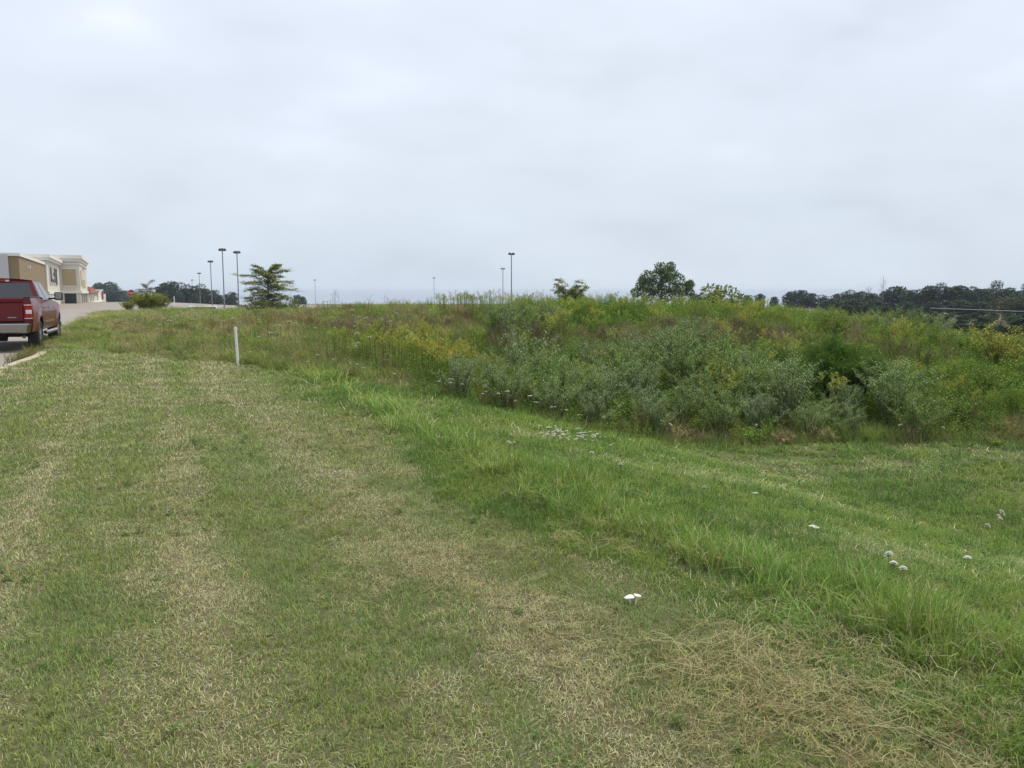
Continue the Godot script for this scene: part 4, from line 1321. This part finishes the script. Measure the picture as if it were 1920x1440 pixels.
# ---------------------------------------------------------------- lamps of the parking lot
func make_lamps() -> void:
	var steel := mat(Color(0.2, 0.215, 0.23), 0.55, 0.2)
	var head := mat(Color(0.045, 0.05, 0.055), 0.5, 0.1)
	var lens := mat(Color(0.3, 0.32, 0.33), 0.2)
	var conc := grain(Color(0.4, 0.38, 0.34), 0.08, 1.0)
	# [column, top row, depth, heads, turn, words]
	for a in [[361, 524, 440, 4, 0.2, "smallest lamp post of the row left of the layered tree"], [375, 511, 300, 4, 0.2, "second smallest lamp post of the row left of the layered tree"], [397, 488, 193, 4, 0.3, "middle lamp post of the row left of the layered tree"], [420, 465, 141, 4, 0.35, "tallest looking lamp post left of the layered tree"], [447, 470, 150, 4, 0.5, "lamp post standing next to the layered tree"], [545, 536, 620, 2, 0.1, "tiny far lamp post right beside the layered tree's lower sprays"], [591, 524, 440, 4, 0.2, "lone far lamp post between the layered tree and dead stalks"], [814, 520, 400, 4, 0.5, "lone small lamp post over the middle of the crest"], [943, 502, 250, 2, 0.5, "shorter lamp post of the close pair over the crest"], [959, 473, 156, 2, 0.6, "taller lamp post of the close pair over the crest"]]:
		var p := column(a[0], a[2])
		var hgt := at_depth(a[0], a[1], a[2]).y - p.y
		var o := thing("lamp_post", a[5] + " with dark box heads", "lamp post", p, a[4], "parking lot lamp posts")
		var pb := MB.new()
		var rr := 0.12
		pb.tube([Vector3(0, 0.5, 0), Vector3(0, hgt * 0.5, 0), Vector3(0, hgt - 0.2, 0)], [rr, rr * 0.85, rr * 0.7], 8)
		part(pb, "pole", steel, o)
		var bb := MB.new()
		bb.tube([Vector3(0, -0.4, 0), Vector3(0, 0.55, 0)], [0.32, 0.32], 12)
		part(bb, "footing", conc, o)
		var ab := MB.new()
		ab.box(Vector3(-0.5, hgt - 0.34, -0.05), Vector3(0.5, hgt - 0.24, 0.05))
		if a[3] == 4: ab.box(Vector3(-0.05, hgt - 0.345, -0.5), Vector3(0.05, hgt - 0.245, 0.5))
		part(ab, "arm", steel, o)
		for k in a[3]:
			var w: float = TAU * k / a[3]
			var h := Node3D.new()
			var hb := MB.new()
			hb.hexa([Vector3(-0.24, -0.28, -0.24), Vector3(0.24, -0.28, -0.24), Vector3(0.24, -0.28, 0.24), Vector3(-0.24, -0.28, 0.24), Vector3(-0.2, 0.12, -0.18), Vector3(0.12, 0.16, -0.18), Vector3(0.12, 0.16, 0.18), Vector3(-0.2, 0.12, 0.18)], Color.WHITE, 0.03)
			var hm := part(hb, "lamp_head", head, o)
			hm.position = Vector3(cos(w) * 0.42, hgt - 0.22, sin(w) * 0.42)
			hm.rotation = Vector3(0, -w, 0.22)
			var lm := MB.new()
			lm.quad(Vector3(-0.2, -0.284, -0.2), Vector3(0.2, -0.284, -0.2), Vector3(0.2, -0.284, 0.2), Vector3(-0.2, -0.284, 0.2))
			part(lm, "lens", lens, hm)
			h.free()

# ---------------------------------------------------------------- truck
func body_half(y: float) -> float:
	if y < 0.62: return lerpf(0.90, 0.97, (y - 0.4) / 0.22)
	if y < 1.0: return lerpf(0.97, 1.005, (y - 0.62) / 0.38)
	if y < 1.2: return lerpf(1.005, 0.985, (y - 1.0) / 0.2)
	return lerpf(0.985, 0.945, (y - 1.2) / 0.22)

func body_top(z: float) -> float:
	if z > -0.62: return 1.42
	if z > -2.95: return 1.33
	return lerpf(1.33, 1.2, clampf((-2.95 - z) / 1.6, 0, 1))

func body_side(mb: MB, z0: float, z1: float, sgn: float) -> void:
	var steps := int(ceil(absf(z1 - z0) / 0.06))
	var rows := 8
	var base := mb.v.size()
	for k in steps + 1:
		var z := lerpf(z0, z1, float(k) / steps)
		var yb := 0.52
		for wz in [0.0, -3.68]:
			var q: float = 0.51 * 0.51 - (z - wz) * (z - wz)
			if q > 0.0: yb = maxf(yb, 0.42 + sqrt(q))
		for r in rows + 1:
			var y := lerpf(yb, body_top(z), float(r) / rows)
			var x := body_half(y)
			for wz in [0.0, -3.68]:
				var dist: float = Vector2(z - wz, y - 0.42).length()
				x += 0.035 * (1.0 - sm(0.52, 0.66, dist)) * (1.0 if y < 1.05 else 0.0)
			if z < -3.9: x -= 0.16 * pow((-3.9 - z) / 0.75, 2.0)
			mb.v.append(Vector3(x * sgn, y, z)); mb.c.append(Color.WHITE)
	for k in steps + 1:
		for r in rows + 1:
			var p := base + k * (rows + 1) + r
			var a := mb.v[base + mini(k + 1, steps) * (rows + 1) + r] - mb.v[base + maxi(k - 1, 0) * (rows + 1) + r]
			var b := mb.v[base + k * (rows + 1) + mini(r + 1, rows)] - mb.v[base + k * (rows + 1) + maxi(r - 1, 0)]
			var nn := a.cross(b).normalized()
			if nn.x * sgn < 0.0: nn = -nn
			mb.n.append(nn)
	for k in steps:
		for r in rows:
			var p := base + k * (rows + 1) + r
			var q := p + rows + 1
			if sgn * (z1 - z0) < 0.0:
				for w in [p, p + 1, q, q, p + 1, q + 1]: mb.i.append(w)
			else:
				for w in [p, q, p + 1, p + 1, q, q + 1]: mb.i.append(w)

func wheel(o: Node3D, x: float, z: float, tyre: Material, rim: Material, black: Material) -> void:
	var sgn := signf(x)
	var w := Node3D.new()
	w.name = "wheel"
	o.add_child(w, true)
	w.position = Vector3(x, 0.41, z)
	var tb := MB.new()
	var prof := [[0.27, 0.13], [0.37, 0.14], [0.4, 0.115], [0.41, 0.06], [0.41, -0.06], [0.4, -0.115], [0.37, -0.14], [0.27, -0.13]]
	for k in 28:
		var a0 := TAU * k / 28.0
		var a1 := TAU * (k + 1) / 28.0
		for r in prof.size() - 1:
			var p: Array = prof[r]; var q: Array = prof[r + 1]
			tb.quad(Vector3(p[1], cos(a0) * p[0], sin(a0) * p[0]), Vector3(p[1], cos(a1) * p[0], sin(a1) * p[0]), Vector3(q[1], cos(a1) * q[0], sin(a1) * q[0]), Vector3(q[1], cos(a0) * q[0], sin(a0) * q[0]))
	part(tb, "tyre", tyre, w)
	var rb := MB.new()
	rb.tube([Vector3(-0.1, 0, 0), Vector3(0.1, 0, 0)], [0.268, 0.268], 28, Color.WHITE, false)
	for k in 6:
		var a := TAU * k / 6.0
		var u := Vector3(0, cos(a), sin(a)); var v := Vector3(0, -sin(a), cos(a))
		var x0 := sgn * 0.1
		rb.hexa([u * 0.05 - v * 0.06 + Vector3(x0 - 0.03, 0, 0), u * 0.05 - v * 0.06 + Vector3(x0 + 0.03, 0, 0), u * 0.05 + v * 0.06 + Vector3(x0 + 0.03, 0, 0), u * 0.05 + v * 0.06 + Vector3(x0 - 0.03, 0, 0), u * 0.265 - v * 0.035 + Vector3(x0 - 0.03, 0, 0), u * 0.265 - v * 0.035 + Vector3(x0 + 0.02, 0, 0), u * 0.265 + v * 0.035 + Vector3(x0 + 0.02, 0, 0), u * 0.265 + v * 0.035 + Vector3(x0 - 0.03, 0, 0)])
	rb.tube([Vector3(sgn * 0.06, 0, 0), Vector3(sgn * 0.135, 0, 0)], [0.07, 0.06], 14)
	part(rb, "rim", rim, w)
	var db := MB.new()
	db.tube([Vector3(-0.03, 0, 0), Vector3(0.03, 0, 0)], [0.25, 0.25], 20)
	part(db, "brake_disc", black, w)

func make_truck() -> void:
	var paint := mat(Color(0.13, 0.006, 0.012), 0.4, 0.0)
	paint.clearcoat_enabled = true; paint.clearcoat = 0.4; paint.clearcoat_roughness = 0.06; paint.metallic_specular = 0.35
	var chrome := mat(Color(0.36, 0.36, 0.36), 0.2, 1.0)
	var glass := mat(Color(0.012, 0.014, 0.016), 0.04)
	glass.metallic_specular = 0.8
	var black := mat(Color(0.018, 0.018, 0.018), 0.55)
	var rubber := mat(Color(0.022, 0.022, 0.022), 0.85)
	var rim := mat(Color(0.45, 0.45, 0.46), 0.3, 0.9)
	var red := mat(Color(0.35, 0.012, 0.012), 0.12)
	var white := mat(Color(0.65, 0.65, 0.66), 0.15)
	var under := mat(Color(0.03, 0.028, 0.026), 0.8)
	var base := road_pt(25.7, -3.22)
	base.y = road_height(25.8)
	var o := thing("pickup_truck", "dark red crew cab pickup truck parked at the end of the kerb", "truck", base, ROAD_ANGLE - 0.05)
	# sides, cargo bed and tailgate
	var bed := MB.new()
	for sg in [-1.0, 1.0]:
		body_side(bed, 1.12, -0.6, sg)
		bed.quad(Vector3(sg * 0.945, 1.42, 1.12), Vector3(sg * 0.945, 1.42, -0.6), Vector3(sg * 0.80, 1.425, -0.6), Vector3(sg * 0.80, 1.425, 1.12))
		bed.quad(Vector3(sg * 0.80, 1.42, 1.12), Vector3(sg * 0.80, 1.42, -0.6), Vector3(sg * 0.80, 0.85, -0.6), Vector3(sg * 0.80, 0.85, 1.12))
		bed.quad(Vector3(sg * 0.985, 1.2, 1.12), Vector3(sg * 0.78, 1.2, 1.125), Vector3(sg * 0.78, 0.55, 1.125), Vector3(sg * 0.96, 0.55, 1.12))
		bed.quad(Vector3(sg * 0.945, 1.42, 1.12), Vector3(sg * 0.78, 1.42, 1.125), Vector3(sg * 0.78, 1.2, 1.125), Vector3(sg * 0.985, 1.2, 1.12))
	bed.quad(Vector3(-0.8, 1.42, -0.6), Vector3(0.8, 1.42, -0.6), Vector3(0.8, 0.85, -0.6), Vector3(-0.8, 0.85, -0.6))
	part(bed, "cargo_bed", paint, o)
	var fl := MB.new()
	fl.box(Vector3(-0.8, 0.8, -0.6), Vector3(0.8, 0.85, 1.1))
	part(fl, "bed_floor", black, o)
	var tg := MB.new()
	tg.hexa([Vector3(-0.775, 0.8, 1.08), Vector3(0.775, 0.8, 1.08), Vector3(0.775, 0.8, 1.15), Vector3(-0.775, 0.8, 1.15), Vector3(-0.775, 1.3, 1.08), Vector3(0.775, 1.3, 1.08), Vector3(0.775, 1.3, 1.165), Vector3(-0.775, 1.3, 1.165)], Color.WHITE, 0.02)
	tg.hexa([Vector3(-0.775, 1.302, 1.07), Vector3(0.775, 1.302, 1.07), Vector3(0.775, 1.302, 1.17), Vector3(-0.775, 1.302, 1.17), Vector3(-0.775, 1.42, 1.08), Vector3(0.775, 1.42, 1.08), Vector3(0.775, 1.42, 1.2), Vector3(-0.775, 1.42, 1.2)], Color.WHITE, 0.02)
	var tail := part(tg, "tailgate", paint, o)
	var hd := MB.new()
	hd.box(Vector3(-0.16, 1.13, 1.163), Vector3(0.16, 1.23, 1.18), Color.WHITE, 0.01)
	part(hd, "handle", black, tail)
	var bd := MB.new()
	bd.box(Vector3(0.42, 0.9, 1.155), Vector3(0.62, 0.925, 1.17))
	part(bd, "badge", chrome, tail)
	for sg in [-1.0, 1.0]:
		var cap := MB.new()
		cap.box(Vector3(sg * 0.96, 1.425, -0.58), Vector3(sg * 0.80, 1.45, 1.14), Color.WHITE, 0.01)
		part(cap, "bed_rail", black, o)
		var lb := MB.new()
		lb.box(Vector3(sg * 0.99, 0.86, 0.98), Vector3(sg * 0.79, 1.26, 1.16), Color.WHITE, 0.03)
		var lamp := part(lb, "tail_light", red, o)
		var wb := MB.new()
		wb.box(Vector3(sg * 0.97, 1.0, 1.13), Vector3(sg * 0.83, 1.11, 1.168), Color.WHITE, 0.01)
		part(wb, "reversing_lens", white, lamp)
		for y in [0.875, 1.225]:
			var sb := MB.new()
			sb.box(Vector3(sg * 0.98, y, 1.13), Vector3(sg * 0.8, y + 0.02, 1.167))
			part(sb, "trim_bar", white, lamp)
	# cab, doors and bonnet
	var cab := MB.new()
	for sg in [-1.0, 1.0]: body_side(cab, -0.62, -2.98, sg)
	var hw := 0.945
	var low := [Vector3(-hw, 1.33, -2.95), Vector3(hw, 1.33, -2.95), Vector3(hw, 1.33, -0.64), Vector3(-hw, 1.33, -0.64)]
	var rf := [Vector3(-0.74, 1.9, -2.1), Vector3(0.74, 1.9, -2.1), Vector3(0.74, 1.9, -0.84), Vector3(-0.74, 1.9, -0.84)]
	cab.hexa(low + rf)
	cab.quad(Vector3(-hw, 1.33, -0.63), Vector3(hw, 1.33, -0.63), Vector3(hw, 0.6, -0.63), Vector3(-hw, 0.6, -0.63))
	var cabin := part(cab, "cab", paint, o)
	var roof := MB.new()
	for k in 8:
		var x0 := lerpf(-0.745, 0.745, k / 8.0)
		var x1 := lerpf(-0.745, 0.745, (k + 1) / 8.0)
		var y0 := 1.905 + 0.055 * (1.0 - pow(x0 / 0.745, 2.0))
		var y1 := 1.905 + 0.055 * (1.0 - pow(x1 / 0.745, 2.0))
		roof.quad(Vector3(x0, y0, -2.1), Vector3(x1, y1, -2.1), Vector3(x1, y1, -0.8), Vector3(x0, y0, -0.8))
		roof.quad(Vector3(x0, y0, -0.8), Vector3(x1, y1, -0.8), Vector3(x1, 1.89, -0.83), Vector3(x0, 1.89, -0.83))
		roof.quad(Vector3(x0, 1.88, -2.15), Vector3(x1, 1.88, -2.15), Vector3(x1, y1, -2.1), Vector3(x0, y0, -2.1))
	part(roof, "roof", paint, cabin)
	var hl := MB.new()
	hl.box(Vector3(-0.2, 1.86, -0.82), Vector3(0.2, 1.92, -0.785), Color.WHITE, 0.008)
	var bl := part(hl, "brake_light", red, cabin)
	for sg in [-1.0, 1.0]:
		var c2 := MB.new()
		c2.box(Vector3(sg * 0.1, 1.865, -0.8), Vector3(sg * 0.19, 1.915, -0.78))
		part(c2, "cargo_lamp", white, bl)
	# glass: a plane spot on the slanting cab, given by its four corners
	var rw := MB.new()
	rw.quad(Vector3(-0.66, 1.83, -0.806), Vector3(0.66, 1.83, -0.806), Vector3(0.79, 1.4, -0.655), Vector3(-0.79, 1.4, -0.655))
	part(rw, "rear_window", glass, o)
	var ws := MB.new()
	ws.quad(Vector3(0.72, 1.86, -2.168), Vector3(-0.72, 1.86, -2.168), Vector3(-0.88, 1.37, -2.905), Vector3(0.88, 1.37, -2.905))
	part(ws, "windscreen", glass, o)
	for sg in [-1.0, 1.0]:
		var at := func(y: float, z: float) -> Vector3:
			return Vector3(sg * (lerpf(0.945, 0.74, (y - 1.33) / 0.57) + 0.006), y, z)
		var q1 := MB.new()
		q1.quad(at.call(1.83, -0.95), at.call(1.83, -1.5), at.call(1.37, -1.62), at.call(1.37, -0.83))
		part(q1, "side_window", glass, o)
		var q2 := MB.new()
		q2.quad(at.call(1.83, -1.6), at.call(1.83, -2.12), at.call(1.37, -2.72), at.call(1.37, -1.72))
		part(q2, "side_window", glass, o)
		var tr := MB.new()
		tr.tube([at.call(1.35, -0.8), at.call(1.35, -2.8)], [0.014, 0.014], 6)
		part(tr, "window_trim", chrome, o)
		# door seams as narrow dark gaps, handles and mirrors
		for z in [-0.66, -1.66, -2.72]:
			var sb := MB.new()
			for k in 5:
				var y0 := lerpf(0.58, 1.31, k / 5.0); var y1 := lerpf(0.58, 1.31, (k + 1) / 5.0)
				sb.quad(Vector3(sg * (body_half(y0) + 0.003), y0, z), Vector3(sg * (body_half(y0) + 0.003), y0, z - 0.012), Vector3(sg * (body_half(y1) + 0.003), y1, z - 0.012), Vector3(sg * (body_half(y1) + 0.003), y1, z))
			part(sb, "door_seam", black, o)
		for z in [-0.82, -1.82]:
			var db := MB.new()
			db.box(Vector3(sg * 0.975, 1.13, z), Vector3(sg * 1.03, 1.165, z - 0.2), Color.WHITE, 0.01)
			part(db, "door_handle", chrome, o)
		var mb := MB.new()
		mb.box(Vector3(sg * 0.92, 1.36, -2.5), Vector3(sg * 1.12, 1.41, -2.56))
		mb.box(Vector3(sg * 1.07, 1.33, -2.44), Vector3(sg * 1.29, 1.58, -2.58), Color.WHITE, 0.03)
		var mir := part(mb, "mirror", black, o)
		var mg := MB.new()
		mg.quad(Vector3(sg * 1.1, 1.55, -2.437), Vector3(sg * 1.26, 1.55, -2.437), Vector3(sg * 1.26, 1.36, -2.437), Vector3(sg * 1.1, 1.36, -2.437))
		part(mg, "mirror_glass", chrome, mir)
		var rb := MB.new()
		rb.tube([Vector3(sg * 1.0, 0.44, -0.72), Vector3(sg * 1.02, 0.44, -0.8), Vector3(sg * 1.02, 0.44, -2.8), Vector3(sg * 1.0, 0.44, -2.9)], [0.05, 0.06, 0.06, 0.05], 8)
		part(rb, "running_board", chrome, o)
		var ml := MB.new()
		ml.box(Vector3(sg * 0.975, 0.72, -0.75), Vector3(sg * 1.005, 0.75, -2.75))
		part(ml, "side_moulding", chrome, o)
	var fr := MB.new()
	for sg in [-1.0, 1.0]: body_side(fr, -2.96, -4.6, sg)
	for k in 8:
		var z0 := lerpf(-2.9, -4.6, k / 8.0); var z1 := lerpf(-2.9, -4.6, (k + 1) / 8.0)
		for j in 6:
			var f0 := lerpf(-1.0, 1.0, j / 6.0); var f1 := lerpf(-1.0, 1.0, (j + 1) / 6.0)
			var w0 := 0.95 - 0.14 * pow(clampf((-3.9 - z0) / 0.75, 0, 1), 2.0); var w1 := 0.95 - 0.14 * pow(clampf((-3.9 - z1) / 0.75, 0, 1), 2.0)
			fr.quad(Vector3(f0 * w1, body_top(z1) + 0.05 * (1 - f0 * f0), z1), Vector3(f1 * w1, body_top(z1) + 0.05 * (1 - f1 * f1), z1), Vector3(f1 * w0, body_top(z0) + 0.05 * (1 - f1 * f1), z0), Vector3(f0 * w0, body_top(z0) + 0.05 * (1 - f0 * f0), z0))
	part(fr, "bonnet", paint, o)
	var gr := MB.new()
	gr.box(Vector3(-0.8, 0.62, -4.66), Vector3(0.8, 1.22, -4.5), Color.WHITE, 0.04)
	part(gr, "grille", black, o)
	var fb := MB.new()
	fb.box(Vector3(-0.95, 0.42, -4.78), Vector3(0.95, 0.66, -4.55), Color.WHITE, 0.04)
	part(fb, "front_bumper", chrome, o)
	for sg in [-1.0, 1.0]:
		var l2 := MB.new()
		l2.box(Vector3(sg * 0.6, 0.9, -4.69), Vector3(sg * 0.84, 1.16, -4.5), Color.WHITE, 0.03)
		part(l2, "headlight", white, o)
	# rear bumper, plate, hitch, chassis, axle and spare wheel
	var rbp := MB.new()
	rbp.hexa([Vector3(-0.92, 0.5, 1.12), Vector3(0.92, 0.5, 1.12), Vector3(0.86, 0.5, 1.28), Vector3(-0.86, 0.5, 1.28), Vector3(-0.97, 0.76, 1.12), Vector3(0.97, 0.76, 1.12), Vector3(0.92, 0.76, 1.33), Vector3(-0.92, 0.76, 1.33)], Color.WHITE, 0.03)
	var bump_ := part(rbp, "rear_bumper", chrome, o)
	var stp := MB.new()
	stp.box(Vector3(-0.9, 0.762, 1.14), Vector3(0.9, 0.78, 1.31))
	part(stp, "step_pad", black, bump_)
	var pl := MB.new()
	pl.box(Vector3(-0.22, 0.56, 1.29), Vector3(0.22, 0.72, 1.335))
	part(pl, "plate_recess", black, bump_)
	var ht := MB.new()
	ht.box(Vector3(-0.05, 0.42, 1.0), Vector3(0.05, 0.5, 1.34))
	part(ht, "hitch", black, o)
	var ch := MB.new()
	for sg in [-1.0, 1.0]:
		ch.box(Vector3(sg * 0.42, 0.5, -4.4), Vector3(sg * 0.54, 0.68, 1.1))
	ch.box(Vector3(-0.85, 0.55, -4.4), Vector3(0.85, 0.8, -0.58))
	ch.tube([Vector3(-0.8, 0.41, 0), Vector3(0.8, 0.41, 0)], [0.06, 0.06], 8)
	ch.tube([Vector3(-0.18, 0.41, 0), Vector3(0.18, 0.41, 0)], [0.17, 0.17], 10)
	part(ch, "chassis", under, o)
	var ex := MB.new()
	ex.tube([Vector3(0.62, 0.42, 0.4), Vector3(0.7, 0.42, 0.9), Vector3(0.75, 0.4, 1.1)], [0.045, 0.045, 0.045], 10)
	ex.tube([Vector3(0.3, 0.42, -0.9), Vector3(0.3, 0.42, -1.6)], [0.12, 0.12], 12)
	part(ex, "exhaust", chrome, o)
	var sp := MB.new()
	sp.tube([Vector3(0, 0.5, 0.62), Vector3(0, 0.7, 0.62)], [0.36, 0.36], 20)
	part(sp, "spare_wheel", rubber, o)
	for sg in [-1.0, 1.0]:
		for z in [0.0, -3.68]:
			wheel(o, sg * 0.86, z, rubber, rim, under)

# ---------------------------------------------------------------- posts, signs, cars
func make_post() -> void:
	var pvc := grain(Color(0.75, 0.74, 0.7), 0.05, 4.0)
	var p := on_ground(447, 686)
	var hgt := at_depth(444, 613, -p.z).y - p.y
	var o := thing("white_pipe", "white plastic pipe post standing at the edge of the mown grass", "post", p)
	var mb := MB.new()
	mb.tube([Vector3(0.0, -0.2, 0), Vector3(-0.03, hgt - 0.06, 0)], [0.026, 0.026], 16)
	part(mb, "pipe", pvc, o)
	var cb := MB.new()
	cb.tube([Vector3(-0.03, hgt - 0.07, 0), Vector3(-0.031, hgt - 0.01, 0), Vector3(-0.031, hgt, 0)], [0.032, 0.032, 0.026], 16)
	part(cb, "cap", pvc, o)

func make_street_things() -> void:
	# stop sign
	var d := 80.0
	var p := column(246, d)
	var cen := at_depth(246, 549.5, d)
	var hgt := cen.y - p.y
	var r := 0.36
	var o := thing("stop_sign", "red octagonal stop sign on a post beside the yellow green bush", "sign", p, atan2(-cen.x, -cen.z) + 0.15)
	var pb := MB.new()
	pb.box(Vector3(-0.03, -0.3, -0.05), Vector3(0.03, hgt + r * 0.6, -0.01))
	part(pb, "post", mat(Color(0.06, 0.07, 0.06), 0.6, 0.3), o)
	var ring := func(mb: MB, rad: float, z: float) -> void:
		for k in 8:
			var a0 := TAU * (k + 0.5) / 8.0; var a1 := TAU * (k + 1.5) / 8.0
			mb.tri(Vector3(0, hgt, z), Vector3(cos(a1) * rad, hgt + sin(a1) * rad, z), Vector3(cos(a0) * rad, hgt + sin(a0) * rad, z))
	var wb := MB.new()
	ring.call(wb, r, 0.0)
	var plate := part(wb, "plate", mat(Color(0.7, 0.7, 0.7), 0.4), o)
	var rb := MB.new()
	ring.call(rb, r * 0.95, 0.006)
	part(rb, "red_face", mat(Color(0.38, 0.02, 0.02), 0.4), plate)
	var tm := TextMesh.new()
	var sf := SystemFont.new()
	sf.font_names = PackedStringArray(["Droid Sans"])
	tm.font = sf
	tm.text = "STOP"
	tm.font_size = 64; tm.pixel_size = 0.0037; tm.depth = 0.006
	var ti := MeshInstance3D.new()
	ti.name = "lettering"
	tm.material = mat(Color(0.75, 0.75, 0.75), 0.4)
	ti.mesh = tm
	plate.add_child(ti)
	ti.position = Vector3(0, hgt, 0.014)
	# white marker pole by the lot
	var white := mat(Color(0.72, 0.72, 0.7), 0.6)
	p = column(326, 120.0)
	hgt = at_depth(326, 556, 120.0).y - p.y
	var wp := MB.new()
	wp.tube([Vector3(0, -0.2, 0), Vector3(0, hgt, 0)], [0.06, 0.06], 8)
	wp.tube([Vector3(0, hgt, 0), Vector3(0, hgt + 0.05, 0)], [0.075, 0.05], 8)
	tag(part(wp, "marker_pole", white, self), "thin white pole standing at the edge of the parking lot", "post").position = p
	# cars in the lot, seen over the meadow
	car(376, 120.0, 573.5, Color(0.62, 0.63, 0.64), "white van whose roof shows over the meadow", true)
	car(338, 125.0, 575.5, Color(0.26, 0.27, 0.29), "grey car whose roof shows beside the thin white pole", false)
	# rail before the wood
	var steel := mat(Color(0.6, 0.62, 0.63), 0.7)
	var rail := thing("guard_rail", "pale steel guard rail running in front of the dark wood", "guard rail")
	var us := [1745.0, 1790.0, 1835.0, 1880.0, 1925.0, 1970.0, 2015.0]
	var pts := []
	for k in us.size(): pts.append(at_depth(us[k], 577.5 + k * 1.6, 178.0 - k * 2.0))
	for k in pts.size() - 1:
		var rb2 := MB.new()
		var a: Vector3 = pts[k]; var b: Vector3 = pts[k + 1]
		for y in [[-0.055, -0.008], [0.008, 0.055]]:
			rb2.hexa([a + Vector3(0, y[0], -0.04), b + Vector3(0, y[0], -0.04), b + Vector3(0, y[0], 0.04), a + Vector3(0, y[0], 0.04), a + Vector3(0, y[1], -0.04), b + Vector3(0, y[1], -0.04), b + Vector3(0, y[1], 0.04), a + Vector3(0, y[1], 0.04)])
		part(rb2, "beam", steel, rail)
	for q in pts:
		var pb2 := MB.new()
		pb2.box(Vector3(q.x - 0.07, height(q.x, q.z) - 0.2, q.z - 0.2), Vector3(q.x + 0.07, q.y + 0.06, q.z - 0.05))
		part(pb2, "rail_post", M.bark, rail)

func car(u: float, depth: float, top_row: float, col: Color, label: String, van: bool) -> void:
	var p := column(u, depth)
	var top := at_depth(u, top_row, depth).y - p.y
	var o := thing("parked_van" if van else "parked_car", label, "van" if van else "car", p, 1.9)
	var k := top / (1.95 if van else 1.45)
	o.scale = Vector3.ONE * maxf(k, 0.9)
	var paint := mat(col, 0.3, 0.1)
	paint.clearcoat_enabled = true
	var glass := mat(Color(0.015, 0.017, 0.02), 0.05)
	var h := 1.95 if van else 1.45
	var body := MB.new()
	body.box(Vector3(-0.9, 0.3, -2.3), Vector3(0.9, 0.95, 2.3), Color.WHITE, 0.1)
	var z0 := -1.4 if van else -0.7
	var z1 := 2.2 if van else 1.7
	body.hexa([Vector3(-0.85, 0.9, z0 - 0.7), Vector3(0.85, 0.9, z0 - 0.7), Vector3(0.85, 0.9, z1), Vector3(-0.85, 0.9, z1), Vector3(-0.7, h, z0), Vector3(0.7, h, z0), Vector3(0.7, h, z1 - 0.4), Vector3(-0.7, h, z1 - 0.4)], Color.WHITE, 0.1)
	part(body, "body", paint, o)
	for sg in [-1.0, 1.0]:
		var gb := MB.new()
		gb.quad(Vector3(sg * 0.835, 1.0, z0 - 0.4), Vector3(sg * 0.835, 1.0, z1 - 0.3), Vector3(sg * 0.725, h - 0.15, z1 - 0.55), Vector3(sg * 0.725, h - 0.15, z0 + 0.05))
		part(gb, "side_window", glass, o)
		for z in [-1.45, 1.45]:
			var wb := MB.new()
			wb.tube([Vector3(sg * 0.72, 0.33, z), Vector3(sg * 0.93, 0.33, z)], [0.33, 0.33], 16)
			part(wb, "wheel", mat(Color(0.025, 0.025, 0.025), 0.8), o)

func make_small_things() -> void:
	# pale toadstools in the mown grass
	var p := on_ground(1187, 1134)
	var o := thing("white_toadstool", "pair of joined white toadstool caps on thin stalks in the mown grass", "mushroom", p, 0.2)
	o.scale = Vector3(0.72, 0.95, 0.72)
	var white := mat(Color(0.78, 0.76, 0.70), 0.7)
	for a in [[-0.028, 0.045, 0.033, 0.12], [0.03, 0.05, 0.026, -0.15]]:
		var cb := MB.new()
		for k in 18:
			var w0 := TAU * k / 18.0; var w1 := TAU * (k + 1) / 18.0
			for r in 4:
				var f0 := r / 4.0; var f1 := (r + 1) / 4.0
				var pt := func(f: float, w: float) -> Vector3:
					var wob := 1.0 + 0.14 * sin(w * 3.0 + a[0] * 50.0) * f
					return Vector3(a[0] + cos(w) * a[2] * f * wob, a[1] + 0.004 * (1.0 - f * f) + a[3] * cos(w) * a[2] * f, sin(w) * a[2] * f * wob)
				cb.quad(pt.call(f0, w0), pt.call(f1, w0), pt.call(f1, w1), pt.call(f0, w1))
				var dn := Vector3(0, 0.004, 0)
				cb.quad(pt.call(f0, w1) - dn, pt.call(f1, w1) - dn, pt.call(f1, w0) - dn, pt.call(f0, w0) - dn)
		part(cb, "cap", white, o)
		var sb := MB.new()
		sb.tube([Vector3(a[0] * 0.5, -0.02, 0), Vector3(a[0], a[1] + 0.004, 0)], [0.006, 0.005], 8)
		part(sb, "stalk", white, o)
	# weeds growing between the kerb's end and the truck
	var g := RandomNumberGenerator.new()
	g.seed = 123
	var sc := Scatter.new()
	for k in 150:
		var sw := 20.2 + g.randf() * 3.4
		var q := road_pt(sw, kerb_line(sw) - 0.2 - absf(g.randfn(0, 0.16)))
		q.y = road_height(along(q.x, q.z)) - 0.02
		var c := Color(0.13, 0.17, 0.05).lerp(Color(0.27, 0.22, 0.1), g.randf())
		sc.add(q, g.randf() * TAU, Vector2(g.randfn(0, 0.12), g.randfn(0, 0.12)), Vector3.ONE * g.randf_range(0.5, 1.1), c)
	var st := stuff("kerb_weeds", "rough weeds and grass sprouting at the kerb's end behind the truck", "weeds")
	spread(sc, tuft(14, 0.08, 0.15, 0.42, 0.008, 0.6, 0.2, 930, M.grass), "grass", st)
